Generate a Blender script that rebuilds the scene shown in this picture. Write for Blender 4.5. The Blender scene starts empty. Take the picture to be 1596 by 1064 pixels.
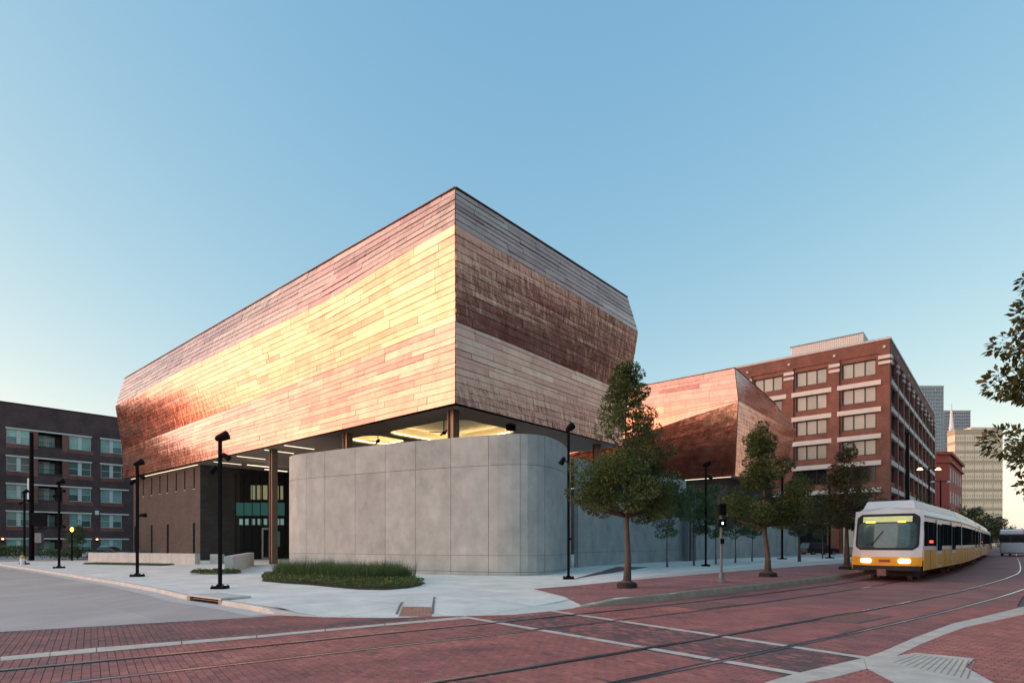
import bpy, bmesh, math, random
from mathutils import Vector, noise
R = math.radians
random.seed(7)
S = bpy.context.scene
COL = S.collection
# ------------------------------------------------------------ camera, sky, sun
CAMH, F, HY = 1.8, 886.7, 845.0
cd = bpy.data.cameras.new('camera'); cam = bpy.data.objects.new('camera', cd); COL.objects.link(cam)
cam.location = (0, 0, CAMH); cam.rotation_euler = (R(90), 0, 0)
cd.lens = 20.0; cd.sensor_width = 36.0; cd.shift_y = (HY - 532) / 1596; cd.clip_end = 3000
S.camera = cam
SUN_AZ, SUN_EL = -97.0, 14.0           # clockwise from +Y, degrees
w = bpy.data.worlds.new('World'); S.world = w; w.use_nodes = True
nt = w.node_tree; bg = nt.nodes['Background']
sky = nt.nodes.new('ShaderNodeTexSky'); sky.sky_type = 'NISHITA'; sky.sun_disc = False
sky.sun_elevation = R(SUN_EL); sky.sun_rotation = R(SUN_AZ)
sky.air_density = 1.0; sky.dust_density = 1.0; sky.ozone_density = 1.0
# film-like response of the whole sky: one gain and gamma per channel
spl = nt.nodes.new('ShaderNodeSeparateColor'); cmb = nt.nodes.new('ShaderNodeCombineColor'); nt.links.new(sky.outputs[0], spl.inputs[0])
for _i, (_g, _k) in enumerate(((0.92, 2.72), (0.565, 3.84), (0.285, 5.2))):
    pw = nt.nodes.new('ShaderNodeMath'); pw.operation = 'POWER'; pw.inputs[1].default_value = _g
    ml = nt.nodes.new('ShaderNodeMath'); ml.operation = 'MULTIPLY'; ml.inputs[1].default_value = _k
    nt.links.new(spl.outputs[_i], pw.inputs[0]); nt.links.new(pw.outputs[0], ml.inputs[0]); nt.links.new(ml.outputs[0], cmb.inputs[_i])
nt.links.new(cmb.outputs[0], bg.inputs[0]); bg.inputs[1].default_value = 0.1
sd = bpy.data.lights.new('sun', 'SUN'); so = bpy.data.objects.new('sun', sd); COL.objects.link(so)
sd.energy = 1.3; sd.angle = R(80); sd.color = (1.0, 0.94, 0.84)
_az, _el = R(SUN_AZ), R(SUN_EL)
sdir = Vector((math.sin(_az) * math.cos(_el), math.cos(_az) * math.cos(_el), math.sin(_el)))
so.rotation_euler = sdir.to_track_quat('Z', 'Y').to_euler()
S.view_settings.view_transform = 'Standard'; S.view_settings.look = 'None'
S.view_settings.exposure = 0.12; S.view_settings.gamma = 1.0; S.view_settings.use_curve_mapping = False

# ------------------------------------------------------------ helpers
def G(x, y, z=0.0):                       # surveyed ground point
    Y = (CAMH - z) * F / (y - HY)
    return Vector(((x - 798) / F * Y, Y, z))
def A(x, y, Y):
    return Vector(((x - 798) / F * Y, Y, CAMH - (y - HY) / F * Y))
UX = Vector((0.6577, 0.7534, 0)); VX = Vector((-0.7625, 0.647, 0))   # street grid
NL = Vector((-0.647, -0.7625, 0)); NR = Vector((0.7534, -0.6577, 0)) # outward normals
T = Vector((0.804, 0.595, 0)); N = Vector((-0.595, 0.804, 0))        # track grid
UP = Vector((0, 0, 1))

def tag(o, label=None, cat=None, group=None, kind=None):
    if label: o['label'] = label
    if cat: o['category'] = cat
    if group: o['group'] = group
    if kind: o['kind'] = kind
    return o
def empty(name, loc=(0, 0, 0), rz=0.0):
    o = bpy.data.objects.new(name, None); COL.objects.link(o)
    o.location = loc; o.rotation_euler = (0, 0, rz); o.empty_display_size = 0.3
    return o
def link(name, me, mat=None, parent=None):
    o = bpy.data.objects.new(name, me); COL.objects.link(o)
    if mat and not me.materials: me.materials.append(mat)
    if parent:
        o.parent = parent
    return o
class MB:
    """mesh builder in the local space of whatever it will be parented to"""
    def __init__(s): s.v = []; s.f = []; s.t = []
    def add(s, vs, fs, tone=0.5):
        b = len(s.v); s.v += [tuple(v) for v in vs]
        for f in fs: s.f.append(tuple(b + i for i in f)); s.t.append(tone)
        return s
    def quad(s, a, b, c, d, tone=0.5): return s.add([a, b, c, d], [(0, 1, 2, 3)], tone)
    def box(s, c, sx, sy, sz, rz=0.0, tone=0.5):   # c = centre
        ca, sa = math.cos(rz), math.sin(rz); vs = []
        for dz in (-.5, .5):
            for dx, dy in ((-.5, -.5), (.5, -.5), (.5, .5), (-.5, .5)):
                x, y = dx * sx, dy * sy
                vs.append((c[0] + x * ca - y * sa, c[1] + x * sa + y * ca, c[2] + dz * sz))
        return s.add(vs, BOXF, tone)
    def obox(s, o, a, b, c, tone=0.5):             # origin corner and three edge vectors
        o = Vector(o); a = Vector(a); b = Vector(b); c = Vector(c)
        vs = [o, o + a, o + a + b, o + b, o + c, o + a + c, o + a + b + c, o + b + c]
        return s.add(vs, BOXF if a.cross(b).dot(c) > 0 else [tuple(reversed(f)) for f in BOXF], tone)
    def tube(s, pts, rs, n=8, cap=True, tone=0.5):
        pts = [Vector(p) for p in pts]
        if not hasattr(rs, '__len__'): rs = [rs] * len(pts)
        rings = []; pu = None
        for i, p in enumerate(pts):
            d = (pts[min(i + 1, len(pts) - 1)] - pts[max(i - 1, 0)]).normalized()
            u = pu if pu is not None else (Vector((1, 0, 0)) if abs(d.x) < .8 else Vector((0, 1, 0)))
            u = (u - d * u.dot(d)).normalized(); pu = u; v = d.cross(u)
            rings.append([p + (u * math.cos(2 * math.pi * k / n) + v * math.sin(2 * math.pi * k / n)) * rs[i] for k in range(n)])
        vs = [q for r in rings for q in r]; fs = []
        for i in range(len(pts) - 1):
            for k in range(n):
                fs.append((i * n + k, i * n + (k + 1) % n, (i + 1) * n + (k + 1) % n, (i + 1) * n + k))
        if cap:
            fs.append(tuple(reversed(range(n)))); fs.append(tuple((len(pts) - 1) * n + k for k in range(n)))
        return s.add(vs, fs, tone)
    def prism(s, poly, z0, z1, tone=0.5):
        n = len(poly); vs = [(p[0], p[1], z0) for p in poly] + [(p[0], p[1], z1) for p in poly]
        fs = [(i, (i + 1) % n, n + (i + 1) % n, n + i) for i in range(n)]
        fs += [tuple(range(n, 2 * n)), tuple(reversed(range(n)))]
        return s.add(vs, fs, tone)
    def build(s, name, mat, parent=None, smooth=False, tone=False):
        me = bpy.data.meshes.new(name); me.from_pydata(s.v, [], s.f)
        if tone:
            at = me.attributes.new('tone', 'FLOAT', 'FACE'); at.data.foreach_set('value', s.t)
        if smooth: me.polygons.foreach_set('use_smooth', [True] * len(me.polygons))
        me.update()
        return link(name, me, mat, parent)
BOXF = [(0, 3, 2, 1), (4, 5, 6, 7), (0, 1, 5, 4), (1, 2, 6, 5), (2, 3, 7, 6), (3, 0, 4, 7)]
def bevel(o, wd=0.02, seg=2):
    m = o.modifiers.new('bevel', 'BEVEL'); m.width = wd; m.segments = seg; m.limit_method = 'ANGLE'; return o
def children(o): return [c for c in list(COL.objects) if c.parent == o]
def copy_tree(o, parent=None, loc=None, rz=None, kids=None):
    if kids is None:
        kids = {}
        for c in COL.objects:
            if c.parent: kids.setdefault(c.parent.name, []).append(c)
    c = o.copy(); COL.objects.link(c); c.parent = parent
    if loc is not None: c.location = loc
    if rz is not None: c.rotation_euler = (0, 0, rz)
    for ch in kids.get(o.name, []): copy_tree(ch, c, kids=kids)
    return c
def clip(sub, cell):                                   # polygon clipped by a convex ccw cell (2D)
    out = sub
    for i in range(len(cell)):
        a, b = cell[i], cell[(i + 1) % len(cell)]
        ex, ey = b[0] - a[0], b[1] - a[1]; inp = out; out = []
        if not inp: return []
        pd = ex * (inp[-1][1] - a[1]) - ey * (inp[-1][0] - a[0]); p = inp[-1]
        for q in inp:
            qd = ex * (q[1] - a[1]) - ey * (q[0] - a[0])
            if (qd >= 0) != (pd >= 0):
                t = pd / (pd - qd); out.append((p[0] + (q[0] - p[0]) * t, p[1] + (q[1] - p[1]) * t))
            if qd >= 0: out.append(q)
            p, pd = q, qd
    return out
def area(p): return abs(sum(p[i][0] * p[(i + 1) % len(p)][1] - p[(i + 1) % len(p)][0] * p[i][1] for i in range(len(p)))) / 2
def ccw(p):
    a = sum(p[i][0] * p[(i + 1) % len(p)][1] - p[(i + 1) % len(p)][0] * p[i][1] for i in range(len(p)))
    return p if a > 0 else p[::-1]
def offset_line(pts, d):
    out = []
    for i, p in enumerate(pts):
        a = pts[max(i - 1, 0)]; b = pts[min(i + 1, len(pts) - 1)]
        t = (b - a).normalized(); out.append(p + Vector((-t.y, t.x, 0)) * d)
    return out
def resample(pts, step):
    out = []
    P = [pts[0] * 2 - pts[1]] + list(pts) + [pts[-1] * 2 - pts[-2]]
    for i in range(1, len(P) - 2):
        n = max(1, int((P[i + 1] - P[i]).length / step))
        for k in range(n):
            t = k / n; a, b, c, d = P[i - 1], P[i], P[i + 1], P[i + 2]
            out.append(0.5 * ((2 * b) + (c - a) * t + (2 * a - 5 * b + 4 * c - d) * t * t + (3 * b - a - 3 * c + d) * t ** 3))
    out.append(pts[-1]); return out

# ------------------------------------------------------------ materials
def mat(name, col, rough=0.7, metal=0.0, var=0.12, scale=3.0, bump=0.0, bscale=40.0, stretch=(1, 1, 1),
        tone=None, emit=None, estr=0.0, trans=0.0, alpha=None, spec=None, bdist=0.02):
    m = bpy.data.materials.new(name); m.use_nodes = True; t = m.node_tree; L = t.links
    b = t.nodes['Principled BSDF']; b.inputs['Roughness'].default_value = rough; b.inputs['Metallic'].default_value = metal
    if spec is not None: b.inputs['Specular IOR Level'].default_value = spec
    tc = t.nodes.new('ShaderNodeTexCoord'); mp = t.nodes.new('ShaderNodeMapping'); mp.inputs['Scale'].default_value = stretch
    L.new(tc.outputs['Object'], mp.inputs[0])
    n1 = t.nodes.new('ShaderNodeTexNoise'); n1.inputs['Scale'].default_value = scale; n1.inputs['Detail'].default_value = 6
    n1.inputs['Roughness'].default_value = 0.65
    L.new(mp.outputs[0], n1.inputs[0])
    hs = t.nodes.new('ShaderNodeMapRange'); hs.inputs['From Min'].default_value = .25; hs.inputs['From Max'].default_value = .75
    hs.inputs['To Min'].default_value = 1 - var; hs.inputs['To Max'].default_value = 1 + var
    L.new(n1.outputs[0], hs.inputs[0])
    if tone:
        at = t.nodes.new('ShaderNodeAttribute'); at.attribute_name = 'tone'
        cr = t.nodes.new('ShaderNodeValToRGB'); els = cr.color_ramp.elements
        for i, (p, c) in enumerate(tone):
            e = els[i] if i < 2 else els.new(p)
            e.position = p; e.color = (*c, 1)
        L.new(at.outputs['Fac'], cr.inputs[0]); src = cr.outputs[0]
    else:
        rg = t.nodes.new('ShaderNodeRGB'); rg.outputs[0].default_value = (*col, 1); src = rg.outputs[0]
    mx = t.nodes.new('ShaderNodeVectorMath'); mx.operation = 'SCALE'
    L.new(src, mx.inputs[0]); L.new(hs.outputs[0], mx.inputs['Scale']); L.new(mx.outputs[0], b.inputs['Base Color'])
    if bump:
        n2 = t.nodes.new('ShaderNodeTexNoise'); n2.inputs['Scale'].default_value = bscale; n2.inputs['Detail'].default_value = 5
        L.new(mp.outputs[0], n2.inputs[0])
        bp = t.nodes.new('ShaderNodeBump'); bp.inputs['Strength'].default_value = bump; bp.inputs['Distance'].default_value = bdist
        L.new(n2.outputs[0], bp.inputs['Height']); L.new(bp.outputs[0], b.inputs['Normal'])
    if emit:
        b.inputs['Emission Color'].default_value = (*emit, 1); b.inputs['Emission Strength'].default_value = estr
    if trans: b.inputs['Transmission Weight'].default_value = trans
    if alpha is not None: b.inputs['Alpha'].default_value = alpha
    return m
def brickmat(name, c1, c2, mortar, rz=0.0, w=0.22, h=0.075, vertical=True, gap=0.012, rough=0.85, bias=0.0, extra=0.25, ax=None):
    m = bpy.data.materials.new(name); m.use_nodes = True; t = m.node_tree; L = t.links
    b = t.nodes['Principled BSDF']; b.inputs['Roughness'].default_value = rough
    tc = t.nodes.new('ShaderNodeTexCoord'); cb = t.nodes.new('ShaderNodeCombineXYZ')
    sep = t.nodes.new('ShaderNodeSeparateXYZ')
    mp = t.nodes.new('ShaderNodeVectorRotate'); mp.rotation_type = 'Z_AXIS'; mp.inputs['Angle'].default_value = -rz
    L.new(tc.outputs['Object'], mp.inputs[0]); L.new(mp.outputs[0], sep.inputs[0])
    if vertical:     # pick the horizontal run from both axes
        ad = t.nodes.new('ShaderNodeMath'); ad.operation = 'ADD'; L.new(sep.outputs[0], ad.inputs[0]); L.new(sep.outputs[1], ad.inputs[1])
        L.new(ad.outputs[0], cb.inputs[0]); L.new(sep.outputs[2], cb.inputs[1])
    else:
        L.new(sep.outputs[0], cb.inputs[0]); L.new(sep.outputs[1], cb.inputs[1])
    br = t.nodes.new('ShaderNodeTexBrick'); br.inputs['Scale'].default_value = 1.0
    br.inputs['Color1'].default_value = (*c1, 1); br.inputs['Color2'].default_value = (*c2, 1); br.inputs['Mortar'].default_value = (*mortar, 1)
    br.inputs['Mortar Size'].default_value = gap; br.inputs['Brick Width'].default_value = w; br.inputs['Row Height'].default_value = h
    br.inputs['Bias'].default_value = bias; br.inputs['Mortar Smooth'].default_value = 0.3
    L.new(cb.outputs[0], br.inputs['Vector'])
    n1 = t.nodes.new('ShaderNodeTexNoise'); n1.inputs['Scale'].default_value = 0.6; n1.inputs['Detail'].default_value = 6
    L.new(tc.outputs['Object'], n1.inputs[0])
    hs = t.nodes.new('ShaderNodeMapRange'); hs.inputs['From Min'].default_value = .3; hs.inputs['From Max'].default_value = .7
    hs.inputs['To Min'].default_value = 1 - extra; hs.inputs['To Max'].default_value = 1 + extra
    L.new(n1.outputs[0], hs.inputs[0])
    mx = t.nodes.new('ShaderNodeVectorMath'); mx.operation = 'SCALE'
    L.new(br.outputs[0], mx.inputs[0]); L.new(hs.outputs[0], mx.inputs['Scale']); L.new(mx.outputs[0], b.inputs['Base Color'])
    bp = t.nodes.new('ShaderNodeBump'); bp.inputs['Strength'].default_value = 0.4; bp.inputs['Distance'].default_value = 0.01; bp.invert = True
    L.new(br.outputs['Fac'], bp.inputs['Height']); L.new(bp.outputs[0], b.inputs['Normal'])
    return m
def coppermat():
    m = bpy.data.materials.new('copper'); m.use_nodes = True; t = m.node_tree; L = t.links
    b = t.nodes['Principled BSDF']; b.inputs['Metallic'].default_value = 1.0
    tc = t.nodes.new('ShaderNodeTexCoord')
    at = t.nodes.new('ShaderNodeAttribute'); at.attribute_name = 'tone'
    cr = t.nodes.new('ShaderNodeValToRGB'); e = cr.color_ramp.elements
    e[0].position = 0; e[0].color = (.47, .17, .145, 1); e[1].position = 1; e[1].color = (.77, .45, .32, 1)
    q = e.new(.5); q.color = (.66, .315, .235, 1)
    L.new(at.outputs['Fac'], cr.inputs[0])
    n1 = t.nodes.new('ShaderNodeTexNoise'); n1.inputs['Scale'].default_value = .9; n1.inputs['Detail'].default_value = 7; n1.inputs['Roughness'].default_value = .7
    L.new(tc.outputs['Object'], n1.inputs[0])
    mr = t.nodes.new('ShaderNodeMapRange'); mr.inputs['From Min'].default_value = .3; mr.inputs['From Max'].default_value = .7
    mr.inputs['To Min'].default_value = .74; mr.inputs['To Max'].default_value = 1.12; L.new(n1.outputs[0], mr.inputs[0])
    mx = t.nodes.new('ShaderNodeVectorMath'); mx.operation = 'SCALE'
    L.new(cr.outputs[0], mx.inputs[0]); L.new(mr.outputs[0], mx.inputs['Scale']); L.new(mx.outputs[0], b.inputs['Base Color'])
    rr = t.nodes.new('ShaderNodeMapRange'); rr.inputs['To Min'].default_value = .12; rr.inputs['To Max'].default_value = .30
    L.new(n1.outputs[0], rr.inputs[0]); L.new(rr.outputs[0], b.inputs['Roughness'])
    mp = t.nodes.new('ShaderNodeMapping'); mp.inputs['Scale'].default_value = (1, 1, .45); L.new(tc.outputs['Object'], mp.inputs[0])
    n2 = t.nodes.new('ShaderNodeTexNoise'); n2.inputs['Scale'].default_value = 2.2; n2.inputs['Detail'].default_value = 3.5; n2.inputs['Roughness'].default_value = .6
    L.new(mp.outputs[0], n2.inputs[0])
    bp = t.nodes.new('ShaderNodeBump'); bp.inputs['Strength'].default_value = .55; bp.inputs['Distance'].default_value = .05
    L.new(n2.outputs[0], bp.inputs['Height']); L.new(bp.outputs[0], b.inputs['Normal'])
    return m
M = {}
M['copper'] = coppermat()
M['copper_back'] = mat('copper_back', (.10, .05, .04), .6, .5)
M['concrete_wall'] = mat('concrete_wall', (.30, .31, .29), .75, var=.26, scale=1.1, bump=.25, bscale=14, stretch=(1, 1, .8),
                         tone=[(0, (.35, .38, .37)), (1, (.395, .425, .41))])
M['concrete'] = mat('concrete', (.42, .42, .40), .8, var=.2, scale=.8, bump=.25, bscale=60, tone=[(0, (.70, .70, .64)), (1, (.78, .77, .71))])
M['concrete_plain'] = mat('concrete_plain', (.54, .53, .50), .8, var=.15, scale=2, bump=.25, bscale=50)
M['concrete_street'] = mat('concrete_street', (.30, .26, .24), .8, var=.22, scale=.45, bump=.3, bscale=50, stretch=(1, .35, 1), tone=[(0, (.42, .37, .345)), (1, (.49, .43, .40))])
M['kerb'] = mat('kerb', (.34, .28, .22), .85, var=.3, scale=2.5, bump=.3, bscale=30)
M['band'] = mat('band', (.60, .53, .46), .85, var=.22, scale=3, bump=.3, bscale=60)
M['mortar'] = mat('mortar', (.20, .115, .10), .95, var=.3, scale=6)
M['brick'] = mat('brick', (.2, .06, .055), .75, var=.25, scale=1.2, bump=.3, bscale=60,
                 tone=[(0, (.13, .08, .08)), (.3, (.25, .10, .092)), (.7, (.38, .13, .112)), (1, (.48, .18, .135))])
angT = math.atan2(N.y, N.x); angU = math.atan2(UX.y, UX.x)
M['brick_far'] = brickmat('brick_far', (.38, .13, .112), (.30, .11, .095), (.22, .13, .12), angT, .2, .1, False, .006, .75)
M['brick_walk'] = brickmat('brick_walk', (.40, .16, .15), (.32, .125, .12), (.25, .16, .15), angU, .2, .1, False, .006, .8)
M['dark_brick'] = brickmat('dark_brick', (.052, .046, .044), (.078, .067, .062), (.035, .032, .03), angU, .6, .1, True, .008, .8, extra=.15)
M['apt_brick'] = brickmat('apt_brick', (.115, .060, .058), (.075, .042, .044), (.10, .075, .07), angU, .22, .08, True, .01, .9)
M['apt_red'] = brickmat('apt_red', (.30, .10, .075), (.21, .075, .06), (.16, .11, .10), angU, .22, .08, True, .01, .9)
M['red_brick'] = brickmat('red_brick', (.29, .115, .08), (.19, .075, .055), (.16, .10, .08), angU, .22, .075, True, .01, .88, extra=.2)
M['white_band'] = mat('white_band', (.68, .65, .60), .8, var=.12, scale=1, bump=.1)
M['black'] = mat('black_metal', (.006, .006, .008), .8, 0, var=.2, spec=.1)
M['dark'] = mat('dark_interior', (.018, .018, .02), .6)
M['frame_dark'] = mat('frame_dark', (.03, .025, .022), .5, .4)
M['white_frame'] = mat('white_frame', (.62, .62, .60), .6)
M['soffit'] = mat('soffit', (.34, .27, .22), .6, var=.08, scale=.6)
M['plaster'] = mat('plaster', (.75, .70, .58), .8, var=.04)
M['column'] = mat('column_steel', (.15, .115, .09), .45, .4, var=.15)
M['glass_blind'] = mat('glass_blind', (.38, .36, .31), .22, 0, var=.10, scale=.8, spec=.8, tone=[(0, (.13, .125, .11)), (.25, (.27, .26, .23)), (1, (.40, .38, .33))])
M['glass_dark'] = mat('glass_dark', (.02, .022, .025), .08, 0, var=.3, spec=.9)
M['glass_teal'] = mat('glass_teal', (.20, .42, .37), .2, 0, var=.25, scale=.7, spec=.8, tone=[(0, (.07, .12, .11)), (.5, (.20, .40, .36)), (1, (.34, .56, .50))])
M['teal_lit'] = mat('teal_lit', (.03, .08, .07), .3, emit=(.06, .20, .17), estr=.28)
M['lit_warm'] = mat('lit_warm', (.5, .5, .3), .4, emit=(.62, .62, .36), estr=.2)
M['lit_pale'] = mat('lit_pale', (.4, .6, .55), .4, emit=(.32, .55, .48), estr=.25)
M['led'] = mat('led_warm', (1, .9, .7), .4, emit=(1.0, .74, .36), estr=9.0)
M['led_white'] = mat('led_strip', (1, .9, .7), .4, emit=(1.0, .82, .58), estr=1.6)
M['steel'] = mat('rail_steel', (.42, .42, .44), .25, 1.0, var=.25, scale=3)
M['groove'] = mat('rail_groove', (.02, .02, .022), .6)
M['iron'] = mat('cast_iron', (.15, .10, .10), .6, .4, var=.3, scale=6)
M['bark'] = mat('bark', (.095, .075, .06), .9, var=.35, scale=8, bump=.8, bscale=25, stretch=(1, 1, .3))
M['bark_grey'] = mat('bark_grey', (.12, .11, .10), .9, var=.3, scale=8, bump=.6, bscale=30)
def leafmat(name, tone, tr=.25):
    m = mat(name, (0, 0, 0), .5, var=.1, tone=tone, spec=.4); t = m.node_tree; b = t.nodes['Principled BSDF']
    ts = t.nodes.new('ShaderNodeBsdfTranslucent'); mx = t.nodes.new('ShaderNodeMixShader'); mx.inputs[0].default_value = tr
    src = b.inputs['Base Color'].links[0].from_socket; t.links.new(src, ts.inputs[0])
    out = t.nodes['Material Output']; t.links.new(b.outputs[0], mx.inputs[1]); t.links.new(ts.outputs[0], mx.inputs[2]); t.links.new(mx.outputs[0], out.inputs[0])
    return m
M['leaf'] = leafmat('leaf_oak', [(0, (.025, .042, .012)), (.5, (.075, .115, .028)), (.85, (.16, .21, .05)), (1, (.24, .12, .04))])
M['leaf_sap'] = leafmat('leaf_sapling', [(0, (.035, .07, .03)), (.6, (.075, .14, .05)), (1, (.13, .21, .08))])
M['leaf_rust'] = leafmat('leaf_rust', [(0, (.03, .035, .014)), (.5, (.075, .08, .026)), (.8, (.12, .105, .035)), (1, (.20, .07, .04))])
M['leaf_mag'] = leafmat('leaf_magnolia', [(0, (.025, .035, .01)), (.5, (.07, .085, .022)), (.85, (.16, .15, .05)), (1, (.22, .10, .04))])
M['grass'] = leafmat('grass_blade', [(0, (.04, .08, .025)), (.6, (.10, .17, .05)), (1, (.30, .33, .16))])
M['cover'] = leafmat('cover_leaf', [(0, (.035, .06, .015)), (.6, (.10, .14, .035)), (1, (.20, .21, .06))])
M['soil'] = mat('soil', (.05, .035, .025), .95, var=.3, scale=5)
M['train_white'] = mat('train_white', (.68, .70, .72), .3, var=.05)
M['train_yellow'] = mat('train_yellow', (.80, .40, .015), .4, var=.15)
M['train_glass'] = mat('train_glass', (.014, .02, .022), .35, var=.3, spec=.0)
M['train_glass'].node_tree.nodes['Principled BSDF'].inputs['IOR'].default_value = 1.12
M['joint'] = mat('wall_joint', (.19, .19, .18), .9)
M['train_wind'] = mat('train_windshield', (.07, .12, .12), .12, var=.6, scale=.8, spec=.8)
M['under'] = mat('underbody', (.02, .018, .02), .7)
M['headlamp'] = mat('headlamp', (1, .95, .85), .3, emit=(1, .90, .74), estr=3)
M['sign_lit'] = mat('sign_lit', (.3, .3, .1), .4, emit=(.62, .62, .30), estr=.6, var=.5)
M['amber'] = mat('amber', (1, .5, .05), .4, emit=(1, .45, .05), estr=2.5)
M['sodium'] = mat('sodium_lamp', (1, .6, .1), .4, emit=(1, .40, .03), estr=9)
M['sconce_lit'] = mat('sconce_lit', (1, .7, .4), .4, emit=(1, .50, .18), estr=9)
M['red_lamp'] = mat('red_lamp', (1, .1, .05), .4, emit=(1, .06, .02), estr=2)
M['green_lamp'] = mat('green_lamp', (.1, 1, .5), .4, emit=(.03, .5, .25), estr=1)
M['ped_lamp'] = mat('pedestrian_signal_white', (1, 1, 1), .4, emit=(.8, .9, 1), estr=3)
M['galv'] = mat('galvanised', (.17, .19, .21), .5, .4, var=.15)
M['tower_glass'] = mat('tower_glass', (.16, .24, .28), .15, .2, var=.2, scale=.05, spec=.8)
M['tower_glass2'] = mat('tower_glass_grey', (.15, .19, .25), .2, .2, var=.2, scale=.05, spec=.8)
M['tower_frame'] = mat('tower_frame', (.38, .42, .44), .6)
M['cream'] = mat('cream_stone', (.82, .74, .56), .8, var=.08, scale=.2)
M['cream_dark'] = mat('cream_joint', (.50, .42, .30), .8)
M['hotel_red'] = mat('red_render', (.36, .075, .05), .8, var=.12, scale=.4)
M['corrug'] = mat('corrugated', (.62, .60, .58), .5, .3, var=.06)
M['glass_block'] = mat('glass_block', (.045, .042, .075), .35, 0, var=.3, scale=.2)
M['car_black'] = mat('car_black', (.012, .012, .015), .2, .3, spec=.8)
M['car_blue'] = mat('car_blue', (.36, .46, .58), .25, .3, spec=.8)
M['rubber'] = mat('rubber', (.015, .015, .015), .8)
M['ground'] = mat('ground_dirt', (.16, .13, .11), .95, var=.3, scale=.1)
M['orange'] = mat('hydrant_yellow', (.55, .33, .04), .5)
M['bronze'] = mat('bronze_sign', (.2, .1, .05), .5)
M['tactile'] = mat('tactile_brick', (.42, .20, .13), .8, var=.15, scale=6)
M['lawn'] = mat('lawn_soil', (.05, .07, .025), .95)
M['white'] = mat('white_paint', (.75, .76, .76), .5)
M['gold'] = mat('gold_lamp', (.9, .6, .2), .4, emit=(1, .6, .2), estr=6)
# ------------------------------------------------------------ ground heights
RAMP = [Vector(p) for p in ((-4.6, 13.76, 0), (-3, 13.6, 0), (-1.7, 13.9, 0), (0, 14.17, 0), (.96, 14.9, 0), (1.7, 15.6, 0))]
def ramp_d(x, y):
    p = Vector((x, y, 0)); best = 1e9
    for a, b in zip(RAMP, RAMP[1:]):
        d = b - a; t = max(0, min(1, (p - a).dot(d) / d.length_squared)); best = min(best, (p - a - d * t).length)
    return best
def zp(x, y):
    h = .13 + .09 * max(0, min(1, x / 5))
    if 10 < y < 19 and -8 < x < 5: h *= max(0.03, min(1, ramp_d(x, y) / 1.7))
    return h
def GP(x, y):
    z = .15
    for _ in range(4):
        p = G(x, y, z); z = zp(p.x, p.y)
    return G(x, y, z)
def px_of(p): return (798 + p[0] / max(p[1], .1) * F, HY - ((p[2] if len(p) > 2 else 0) - CAMH) / max(p[1], .1) * F)
def cells(poly, a, b, ca, cb, gap, running=False, ymax=None, frame=True, keep=False):
    poly2 = [(p[0], p[1]) for p in poly]
    lo = [min(p[0] * v.x + p[1] * v.y for p in poly2) for v in (a, b)]
    hi = [max(p[0] * v.x + p[1] * v.y for p in poly2) for v in (a, b)]
    s = 1 if a.x * b.y - a.y * b.x > 0 else -1; out = []
    j = math.floor(lo[1] / cb)
    while j * cb < hi[1]:
        off = (j % 2) * ca / 2 if running else 0
        i = math.floor((lo[0] - off) / ca)
        while i * ca + off < hi[0]:
            a0, a1 = i * ca + off + gap / 2, (i + 1) * ca + off - gap / 2
            b0, b1 = j * cb + gap / 2, (j + 1) * cb - gap / 2
            c = a * ((a0 + a1) / 2) + b * ((b0 + b1) / 2); i += 1
            if frame:
                if c.y < 5.6: continue
                if abs(c.x) > c.y * 1.0 + .5: continue
            q = [a * u + b * v for u, v in ((a0, b0), (a1, b0), (a1, b1), (a0, b1))]
            q = [(v.x, v.y) for v in q]
            if s < 0: q = q[::-1]
            r = clip(poly2, q)
            if len(r) >= 3 and area(r) > (.0005 if keep else .12) * ca * cb: out.append(ccw(r))
        j += 1
    return out
def slab_mb(polys, zf, th, tones, mb=None):
    mb = mb or MB()
    for p, tn in zip(polys, tones):
        n = len(p); dz = random.uniform(-.001, .0015) if th < .05 else 0
        top = [(x, y, zf(x, y) + dz) for x, y in p]; bot = [(x, y, z - th) for x, y, z in top]
        if zf is zp and top[0][1] < 21:
            for sp in cells(p, UX, VX, .61, .61, 0, False, frame=False, keep=True): mb.add([(x, y, zp(x, y)) for x, y in sp], [tuple(range(len(sp)))], tn)
            mb.add(top + bot, [(i, n + i, n + (i + 1) % n, (i + 1) % n) for i in range(n)], tn); continue
        mb.add(top + bot, [tuple(range(n))] + [(i, n + i, n + (i + 1) % n, (i + 1) % n) for i in range(n)], tn)
    return mb
def lay(polys, zf, th, tonef, m, parent, name, stuffname, nmax=300):
    def size(p):
        c = (sum(q[0] for q in p) / len(p), sum(q[1] for q in p) / len(p)); x, y = px_of(c)
        ok = -5 < x < 1601 and y < 1070
        return (1 if ok else 0) * area(p) / max(c[1], .1) ** 3 + 1e-9 * area(p)
    idx = sorted(range(len(polys)), key=lambda i: -size(polys[i]))
    for i in idx[:nmax]:
        slab_mb([polys[i]], zf, th, [tonef(polys[i])]).build(name, m, parent, tone=True)
    if idx[nmax:]:
        rest = [polys[i] for i in idx[nmax:]]
        o = slab_mb(rest, zf, th, [tonef(p) for p in rest]).build(stuffname, m, parent, tone=True); o['kind'] = 'stuff'
def flat(poly, z, name, m, parent=None, kind='structure'):
    poly = ccw([(p[0], p[1]) for p in poly]); mb = MB()
    mb.add([(x, y, z if not callable(z) else z(x, y)) for x, y in poly], [tuple(range(len(poly)))])
    o = mb.build(name, m, parent)
    if kind: o['kind'] = kind
    bm = bmesh.new(); bm.from_mesh(o.data); bmesh.ops.triangulate(bm, faces=bm.faces[:]); bm.to_mesh(o.data); bm.free()
    return o
zero = lambda x, y: 0.0
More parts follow.
